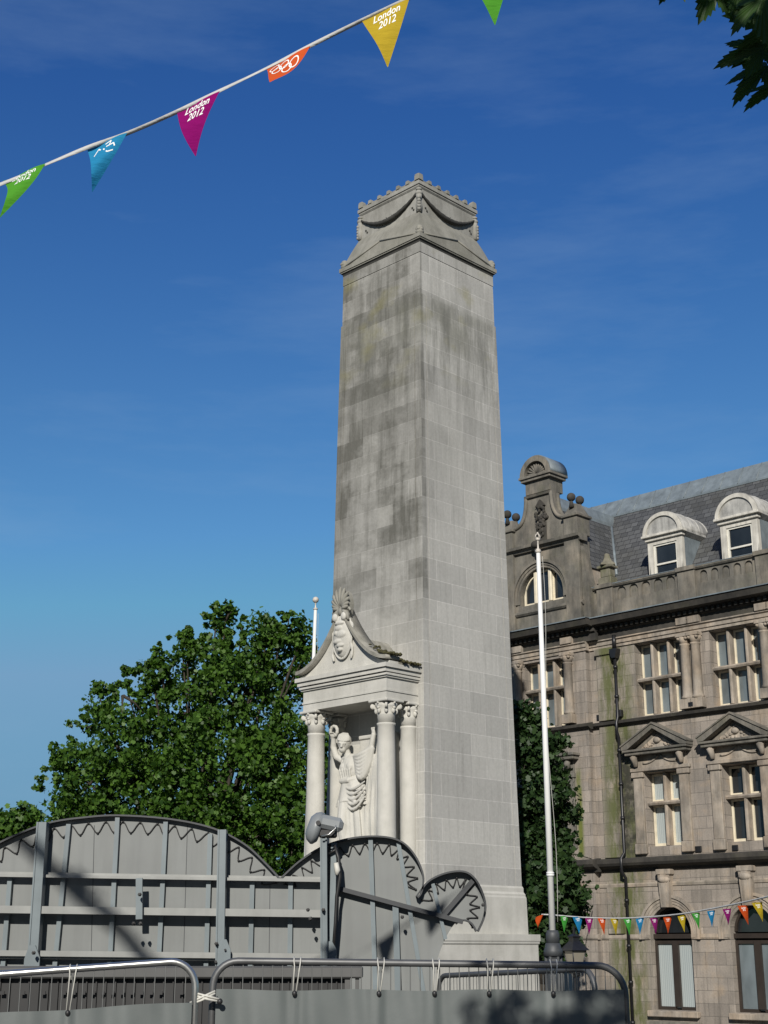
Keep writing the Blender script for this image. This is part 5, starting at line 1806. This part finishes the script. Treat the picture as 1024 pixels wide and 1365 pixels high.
# ------------------------------------------------------------------ crowd barriers
def barrier(name, label, A, B, r=.019, top=1.12, mat=M_GALV, group='crowd barriers in front of the hoarding', corner=(.16, .16), bars=True, z0=.16):
    A = Vector(A); B = Vector(B)
    d = (B - A); W = math.hypot(d.x, d.y); ang = math.atan2(d.y, d.x)
    root = thing(name, label, 'barrier', (A.x, A.y, 0), ang, group)
    # the two upper corners may differ in height where the barrier leans
    zl, zr = A.z, B.z
    def zt(x): return zl + (zr - zl) * x / W
    pts = [(0, 0, .05)]
    c = corner[0]
    for a in np.linspace(0, PI / 2, 9): pts.append((c - c * math.cos(a), 0, zt(0) - c + c * math.sin(a)))
    c = corner[1]
    for a in np.linspace(0, PI / 2, 9): pts.append((W - c + c * math.sin(a), 0, zt(W) - c + c * math.cos(a)))
    pts.append((W, 0, .05))
    m = MB(); m.tube(pts, r, 12); m.tube([(0, 0, z0), (W, 0, z0)], r * .85, 10)
    m.build('frame', mat, root)
    m = MB()
    n = int(W / .052)
    for i in range(1, n):
        x = W * i / n
        top_ = zt(x)
        if x < corner[0]: top_ = zt(0) - corner[0] + math.sqrt(max(0, corner[0] ** 2 - (corner[0] - x) ** 2))
        if x > W - corner[1]: top_ = zt(W) - corner[1] + math.sqrt(max(0, corner[1] ** 2 - (x - W + corner[1]) ** 2))
        m.tube([(x, 0, z0), (x + .002 * math.sin(i * 3.1), .003 * math.sin(i * 7.7), (z0 + top_) / 2), (x, 0, top_)], .0028, 5, caps=False)
    ba = m.build('bar', M_WIRE, root)
    ba['kind'] = 'stuff'
    for x in (.25, W - .25):
        m = MB(); m.tube([(x, -.3, .02), (x, -.27, .03), (x, 0, .14), (x, .27, .03), (x, .3, .02)], r * .8, 8)
        m.build('foot', mat, root)
    return root, W, ang, zt


def cloth(label, A, ang, W, zt, x0, x1, drop, seed, ties, y=-.03):
    """tarpaulin laced to a barrier, sagging between its cords"""
    root = thing('tarpaulin', label, 'tarpaulin', (A[0], A[1], 0), ang, 'tarpaulins laced to the barriers')
    nx, nz = 150, 26
    v = []; f = []
    for i in range(nx + 1):
        x = x0 + (x1 - x0) * i / nx
        sag = 0
        ztop = zt(x) - drop(x) + .004 * math.sin(x * 9 + seed)
        dn = min(abs(x - t) for t in ties)
        for j in range(nz + 1):
            u = j / nz
            z = ztop * (1 - u) + .06 * u
            yy = y - .010 * math.exp(-(dn / .05) ** 2) * math.exp(-u * 2.5) * math.cos(dn * 60) - .012 * math.sin(x * 7 + seed) * u - .006 * math.sin(x * 23 + 2 * u + seed) * (1 - u * .5) - .004 * math.sin(x * 41 + z * 6)
            v.append((x, yy, z))
    for i in range(nx):
        for j in range(nz):
            a = i * (nz + 1) + j
            f.append((a, a + nz + 1, a + nz + 2, a + 1))
    me = bpy.data.meshes.new('sheet'); me.from_pydata(v, [], f)
    me.polygons.foreach_set('use_smooth', [True] * len(f))
    link('sheet', me, M_CLOTH, root)
    for t in ties:
        m = MB()
        zz = zt(t); zc = zz - drop(t) - .012
        for e in (-.008, .008):
            m.tube([(t + e, y - .008, zc), (t + e * 1.8 + .012, -.028, zz - .02), (t + e * 2.2 + .012, -.026, zz + .006), (t + e * 2.2 + .012, 0, zz + .026), (t + e * 2.2 + .012, .026, zz), (t + e + .01, .02, zz - .05)], .0035, 6)
        cd = m.build('bungee_cord', M_BUNGEE, root)
        m = MB(); m.ell((t, y - .014, zc - .006), (.013, .011, .016), 10, 8)
        m.build('toggle', M_CABLE, cd)
    return root


BY = 7.9
a = at(285, 1281, BY); b = at(832, 1287, BY + .1)
r1_, W1_, ang1, zt1 = barrier('crowd_barrier', 'steel crowd barrier with rounded corners, its whole width in view before the memorial', (a.x, BY, a.z - .0), (b.x, BY + .1, b.z), .0185, mat=M_GALVSHADE, corner=(.13, .15))
dr1 = lambda x: .145 - .02 * x / 2.3
ties1 = [(at(px, 1300, BY).x - a.x) for px in (393, 505, 579, 652, 738)]
cloth('grey tarpaulin on the right barrier, laced by five white cords and dappled with leaf shade', (a.x, BY), ang1, W1_, zt1, .02, W1_ - .015, dr1, 1.0, ties1)
LY = 7.55
a2 = at(-300, 1318, LY); b2 = at(262, 1282, LY + .25)
r2_, W2_, ang2, zt2 = barrier('crowd_barrier', 'shiny steel crowd barrier running out of the photo at bottom left', (a2.x, LY, a2.z - .0), (b2.x, LY + .25, b2.z), .0185, mat=M_GALV, corner=(.13, .13))
ties2 = [W2_ - (b2.x - at(px, 1300, LY + .15).x) for px in (92, -90, -200)]
cloth('grey tarpaulin on the left barrier, held by a single long white cord', (a2.x, LY), ang2, W2_, zt2, .02, W2_ - .015, lambda x: .18 + .02 * x / 2.3, 4.0, ties2)
# third barrier further back
c0 = at(584, 1300, 11.2); c1 = at(792, 1292, 9.2)
barrier('crowd_barrier', 'dark grey crowd barrier standing behind the tarpaulin barrier, below the memorial plinth', (c0.x, 11.2, c0.z), (c1.x, 9.2, c1.z), .0185, mat=M_GALVSHADE, corner=(.13, .13))
# elastic cords lashing the two front barriers together
bu = thing('bungee_lashing', 'pair of crossed white elastic cords tying the two barriers together', 'cord', tuple(at(273, 1330, BY - .08)))
def loc_(x, y, d=0.0): return at(x, y, BY - .10 + d) - at(273, 1330, BY - .08)
for P0, P1 in (((252, 1340), (287, 1324)), ((257, 1326), (293, 1335))):
    m = MB()
    m.tube([loc_(*P0), loc_((P0[0] + P1[0]) / 2, (P0[1] + P1[1]) / 2 + 1, -.015), loc_(*P1)], .006, 6)
    m.tube([loc_(P0[0] + 1, P0[1] - 3), loc_((P0[0] + P1[0]) / 2, (P0[1] + P1[1]) / 2 - 3, -.015), loc_(P1[0], P1[1] - 3)], .006, 6)
    cd = m.build('cord', M_BUNGEE, bu)
    m = MB(); q = loc_(*(P0 if P0[0] < 255 else P1)); m.ell(q, (.016, .014, .016), 10, 8)
    m.build('toggle', M_CABLE, cd)

# ------------------------------------------------------------------ bunting
def text_on(pen, P, body, u0, v0, size, rot=0.0, width=1.0):
    """print warped on the pennant's own surface function P(u, v)"""
    v, f = text_mesh(body, size)
    out = []
    for x, y, z in v:
        out.append(P(u0 + x * width, v0 - y, -.0015))
    me = bpy.data.meshes.new('lettering'); me.from_pydata(out, [], f)
    return link('lettering', me, M_INK, pen)


def pennant_fn(TL, TR, tip, bend, curl, side, sag=0.0):
    TL, TR, tip = Vector(TL), Vector(TR), Vector(tip)
    nrm = (TR - TL).cross(tip - TL).normalized()
    if nrm.dot(Vector((0, 0, CAM_H)) - TL) < 0: nrm = -nrm
    down = tip - (TL + TR) / 2
    def P(u, v, lift=0.0):
        # u across -0.5..0.5, v down 0..1
        top = (TL + TR) / 2 + (TR - TL) * u
        p = top + (tip - top) * v if False else (TL + TR) / 2 + (TR - TL) * u + down * v
        k = math.sin(v * PI * .9) * bend
        s = side * math.sin(v * PI) * .5
        p = p + nrm * (k + curl * math.sin(u * 5 + v * 4)) + (TR - TL) * s
        p = p - Vector((0, 0, sag * math.sin(min(1, v) * PI) * (.5 + u)))
        return tuple(p - nrm * lift)
    return P


def pennant(root, color, TL, TR, tip, bend=.02, curl=.008, side=.0, mark='text', mats=FLAG, txt=True, sag=0.0):
    P = pennant_fn(TL, TR, tip, bend, curl, side, sag)
    n, k = 10, 16
    v = []; f = []
    for j in range(k + 1):
        vv = j / k
        for i in range(n + 1):
            u = (i / n - .5) * (1 - vv * .985)
            v.append(P(u, vv))
    for j in range(k):
        for i in range(n):
            a = j * (n + 1) + i
            f.append((a, a + n + 1, a + n + 2, a + 1))
    me = bpy.data.meshes.new('pennant'); me.from_pydata(v, [], f)
    me.polygons.foreach_set('use_smooth', [True] * len(f))
    o = link('pennant', me, mats[color], root)
    o['label'] = color + ' pennant'
    if txt:
        if mark == 'text':
            text_on(o, P, 'London\n2012', .0, .17, .185 if mats is FLAG else .13, 0, 1.0)
        elif mark == 'rings':
            m = MB()
            for i, (cx, cy) in enumerate(((-.22, .24), (0, .24), (.22, .24), (-.11, .38), (.11, .38))):
                aa = np.linspace(0, 2 * PI, 21)[:-1]
                for q in range(20):
                    a0, a1 = aa[q], aa[(q + 1) % 20]
                    m.poly([P(cx + .10 * math.cos(a0), cy + .15 * math.sin(a0), -.0015), P(cx + .10 * math.cos(a1), cy + .15 * math.sin(a1), -.0015), P(cx + .078 * math.cos(a1), cy + .12 * math.sin(a1), -.0015), P(cx + .078 * math.cos(a0), cy + .12 * math.sin(a0), -.0015)])
            m.build('emblem', M_INK, o)
        elif mark == 'logo':
            m = MB()
            segs = [((-.26, .27), (-.18, .12)), ((-.18, .12), (-.12, .18)), ((-.05, .18), (.08, .30)), ((.08, .30), (.22, .30)), ((-.02, .08), (.12, .05)), ((.12, .05), (.10, .14)), ((.02, .16), (.2, .14)), ((.2, .14), (.24, .22))]
            for (a, b), (c, d) in segs:
                L = math.hypot(c - a, d - b); nx, ny = -(d - b) / L * .014, (c - a) / L * .014
                m.poly([P(a + nx, b + ny, -.0015), P(a - nx, b - ny, -.0015), P(c - nx, d - ny, -.0015), P(c + nx, d + ny, -.0015)])
            m.build('emblem', M_INK, o)
    return o


NY = 6.2
fb = thing('bunting', 'string of large coloured pennants sloping across the sky at upper left', 'bunting', (0, 0, 0), 0, 'strings of bunting')
spts = [(-420, 405), (-200, 322), (0, 246), (62, 219), (116, 197), (172, 177), (236, 149), (293, 121), (355, 91), (414, 61), (483, 27), (547, -3), (622, -36), (692, -64), (800, -105), (960, -160)]
SP = [at(x, y, NY) for x, y in spts]
m = MB()
# flat tape that twists along its length
fine = spline(SP, 6)
n0 = len(m.v)
for i, p in enumerate(fine):
    t = (fine[min(i + 1, len(fine) - 1)] - fine[max(i - 1, 0)]).normalized()
    up = Vector((0, 0, 1)); nn = (up - t * up.dot(t)).normalized(); bb = t.cross(nn)
    a = .25 + .75 * math.sin(i * .21 + 1.2)
    wdt = .0105
    d = (nn * math.cos(a) + bb * math.sin(a)) * wdt
    e = (-nn * math.sin(a) + bb * math.cos(a)) * .001
    m.v += [tuple(p + d + e), tuple(p - d + e), tuple(p - d - e), tuple(p + d - e)]
for i in range(len(fine) - 1):
    for j in range(4):
        j2 = (j + 1) % 4
        m.face([n0 + i * 4 + j, n0 + i * 4 + j2, n0 + i * 4 + 4 + j2, n0 + i * 4 + 4 + j], True)
m.build('tape', M_RIBBON, fb)
def A_(x, y, d=0): return at(x, y, NY + d)
pennant(fb, 'green', A_(4, 240), A_(61, 219), A_(-1, 290, -.03), .012, .010, .34, 'text')
pennant(fb, 'blue', A_(116, 198), A_(170, 178), A_(123, 255, .03), .02, .016, .12, 'logo')
pennant(fb, 'magenta', A_(236, 149), A_(293, 122), A_(261, 208, .0), .012, .006, -.14, 'text')
pennant(fb, 'orange', A_(355, 91), A_(414, 62), A_(360, 109, -.10), .010, .006, .06, 'rings', sag=.075)
pennant(fb, 'yellow', A_(483, 28), A_(546, -2), A_(517, 89), .01, .006, .03, 'text')
pennant(fb, 'green', A_(622, -35), A_(690, -62), A_(660, 33), .01, .006, .0, 'text')
pennant(fb, 'blue', A_(-112, 288), A_(-55, 266), A_(-90, 345), .015, .006, .0, 'logo')

bb_ = thing('bunting', 'far string of small pennants hanging across the ground-floor windows of the building', 'bunting', (0, 0, 0), 0, 'strings of bunting')
def bY(x): return 22.2 - 4.6 * ((x - 722) / 302.0) ** 1.3 if x > 722 else 22.2
bpts = [(722, 1219), (736, 1219.5), (752, 1221), (790, 1223.5), (830, 1224), (870, 1222), (910, 1218), (945, 1212), (985, 1204), (1024, 1195), (1075, 1180), (1150, 1155)]
BP = [at(x, y, bY(x)) for x, y in bpts]
m = MB(); m.tube(spline(BP, 5), .011, 6); m.build('string', M_RIBBON, bb_)
FN = [('green', 744, 762, 1221), ('blue', 765, 783, 1222), ('magenta', 781, 790, 1224), ('orange', 798, 806, 1224), ('yellow', 815, 823, 1224.5), ('green', 832, 841, 1224.5), ('blue', 848, 858, 1224), ('magenta', 867, 876, 1223.5), ('orange', 885, 895, 1222.5), ('yellow', 904, 913.5, 1220.5), ('green', 923, 932, 1217), ('blue', 944, 952, 1214), ('magenta', 964, 974, 1211.5), ('orange', 984, 996, 1207), ('yellow', 1004, 1014, 1203), ('green', 1024, 1036, 1196)]
tips = {744: (754, 1242), 765: (774, 1241)}
rng = random.Random(3)
FN[0] = ('green', 748, 757, 1221); FN[1] = ('blue', 764, 776, 1222)
for i, (c, xa, xb_, y) in enumerate(FN):
    w = max(xb_ - xa, 9.5) * (1 + .0)
    if xa > 975: w = 8.5
    xm = (xa + xb_) / 2
    sl = 0.02 if xm < 830 else -.12
    Yb = bY(xm) - .02
    w *= .56 if xm < 975 else .8
    TLp = at(xm - w, y - sl * w, Yb); TRp = at(xm + w, y + sl * w, Yb)
    dx = rng.uniform(-2, 5); ln = 22 if xm < 975 else 26
    tp = at(xm + dx + (4 if xm > 975 else 0), y + ln, Yb + rng.uniform(-.05, .05))
    pennant(bb_, c, TLp, TRp, tp, rng.uniform(-.02, .02), .012, rng.uniform(-.05, .05), 'text', FLAGBACK, True)
pennant(bb_, 'orange', at(715, 1223, 22), at(724, 1218, 22.1), at(716, 1242, 22), .02, .02, -.3, 'text', FLAGBACK, False)

# ------------------------------------------------------------------ near tree overhanging at the upper right
def maple(size, seed):
    """one lobed, toothed leaf in the xy plane with its stalk at the origin"""
    r = random.Random(seed)
    lobes = [(90, 1.0, 13), (38, .86, 13), (142, .86, 13), (-12, .55, 12), (192, .55, 12)]
    pts = []
    def lobe(a, L, w):
        ps = []
        for t, k in ((.52, 1.95), (.62, 1.68), (.68, 1.75), (.67, 1.25), (.80, 1.15), (.78, .75), (.91, .6), (.89, .34), (1.02, 0)):
            ps.append((a - w * k, L * t))
        ps += [(2 * a - q[0], q[1]) for q in ps[:-1][::-1]]
        return ps
    order = [(-12, .55, 12), (38, .86, 13), (90, 1.0, 13), (142, .86, 13), (192, .55, 12)]
    out = [(0, 0)]
    for i, (a, L, w) in enumerate(order):
        for an, rr in lobe(a, L * r.uniform(.9, 1.08), w):
            q = math.radians(an)
            out.append((rr * math.cos(q) * size, rr * math.sin(q) * size))
    return out


def add_leaf(v, f, size, M, seed, droop=.25):
    o = maple(size, seed)
    n0 = len(v)
    for x, y in o:
        z = -droop * (x * x + y * y) / size * .8 + .06 * abs(x)
        v.append(tuple(M @ Vector((x, y, z))))
    for i in range(1, len(o) - 1):
        f.append((n0, n0 + i, n0 + i + 1))
    # stalk
    a = M @ Vector((0, 0, 0)); b = M @ Vector((.01, -size * .55, .03 * size))
    w = M.to_3x3() @ Vector((size * .012, 0, 0))
    n1 = len(v); v += [tuple(a + w), tuple(a - w), tuple(b - w), tuple(b + w)]; f.append((n1, n1 + 1, n1 + 2, n1 + 3))


TB = Vector((5.2, 4.0, 0))
nt = thing('maple_tree', 'near maple tree whose dark toothed leaves hang in at the upper right corner', 'tree', TB)
m = MB()
m.tube([(0, 0, -.1), (0, 0, .4), (-.05, -.1, 2.5), (-.1, -.2, 4.2), (0, -.3, 6.2)], [.34, .26, .22, .19, .12], 14)
limbs = [[(-.1, -.2, 4.2), (-2.2, -2.0, 4.5), (-3.9, -2.7, 4.5), (-4.9, -3.2, 4.3)], [(-.1, -.2, 4.4), (-2.0, -3.0, 5.1), (-4.0, -3.9, 5.3), (-5.4, -4.3, 5.2)], [(-.08, -.15, 3.6), (-1.2, -.5, 4.3), (-2.6, -.6, 4.45), (-3.7, -.7, 4.35)], [(-.1, -.2, 4.2), (-1.3, -1.6, 5.0), (-2.8, -2.6, 5.1), (-4.2, -3.0, 4.9)], [(-.1, -.2, 4.6), (-1.0, -2.4, 5.4), (-2.0, -3.8, 5.6)], [(-.05, -.2, 5.0), (-1.6, -1.0, 6.0), (-3.2, -1.6, 6.2)]]
SH = Vector((-14.6 * .1311, -14.6, 14.6 * .5363))
limbs.append([Vector((0, -.3, 6.0)), Vector((2.5, 2.0, 7.3)) - TB, Vector((0, .8, 7.5)) - TB, Vector((-2, -.3, 7.9)) - TB, Vector((-3.4, -.9, 8.4)) - TB] + [at(x, y, HY) + SH - TB for x, y in ((203, 1292), (184, 1268), (160, 1240), (104, 1194), (72, 1161), (26, 1119), (-5, 1090))])  # unseen limb added along the sun's path to cast the hoarding's diagonal shadow
for lb_ in limbs:
    m.tube(spline([Vector(p) for p in lb_], 5), [max(.02 if len(lb_) < 6 else .06, .09 - .0035 * i) for i in range(5 * (len(lb_) - 1) + 1)], 8)
m.build('trunk', M_BARK, nt)
v = []; f = []
# leaves that are seen against the sky: (pixel of stalk end, distance, leaf length in metres, direction of the leaf)
LY0 = 3.3
seen = [((1016, 66), LY0, .13, 188, .75), ((1024, 88), LY0 + .05, .135, 215, .6), ((985, -14), LY0, .13, 262, .7), ((950, -22), LY0 + .1, .13, 255, .8), ((1018, -6), LY0 - .1, .16, 262, .8), ((900, -24), LY0 + .2, .085, 235, .5), ((1040, 30), LY0, .17, 230, .8), ((1040, 112), LY0 + .1, .12, 205, .5), ((1000, -30), LY0 + .1, .16, 240, .9), ((968, -34), LY0 + .15, .14, 290, .9)]
for i, ((x, y), Y, s, ang, tilt) in enumerate(seen):
    p = at(x, y, Y) - TB
    Mx = Matrix.Translation(p) @ Matrix.Rotation(math.radians(70 + 10 * math.sin(i * 2.3)), 4, 'X') @ Matrix.Rotation(math.radians(ang - 90), 4, 'Z') @ Matrix.Rotation(math.radians(30 * math.sin(i * 1.9)), 4, 'Y')
    add_leaf(v, f, s, Mx, i, .5)
rng = random.Random(21)
cnt = 0
pools = [(limbs[0], 620), (limbs[1], 560), (limbs[2], 300), (limbs[3], 200), (limbs[4], 200), (limbs[5], 300), ([at(x, y, HY) + SH - TB for x, y in ((92, 1188), (104, 1197), (116, 1203))], 60)]  # last pool is an unseen clump added to thicken that cast shadow
for lb_, num in pools:
    pts_ = spline([Vector(p) for p in lb_], 8)
    pts_ = pts_[len(pts_) // 3:] if num != 60 else pts_
    done = 0; tries = 0
    while done < num and tries < num * 6:
        tries += 1
        sg = .055 if num == 60 else .38
        c = rng.choice(pts_) + Vector((rng.gauss(0, sg), rng.gauss(0, sg), rng.gauss(.1, sg)))
        wpt = c + TB
        if wpt.y > .1:
            el = math.atan2(wpt.z - CAM_H, wpt.y)
            if el < math.radians(40.5) and abs(wpt.x) / max(.1, math.hypot(wpt.y, wpt.z - CAM_H)) < .40: continue
        Mx = Matrix.Translation(c) @ Matrix.Rotation(rng.uniform(0, 2 * PI), 4, 'Z') @ Matrix.Rotation(rng.gauss(0, .6), 4, 'X') @ Matrix.Rotation(rng.gauss(0, .5), 4, 'Y')
        add_leaf(v, f, rng.uniform(.09, .15) * (.6 if num == 60 else 1), Mx, cnt % 7)
        cnt += 1; done += 1
me = bpy.data.meshes.new('crown'); me.from_pydata(v, [], f)
link('crown', me, M_LEAFNEAR, nt)
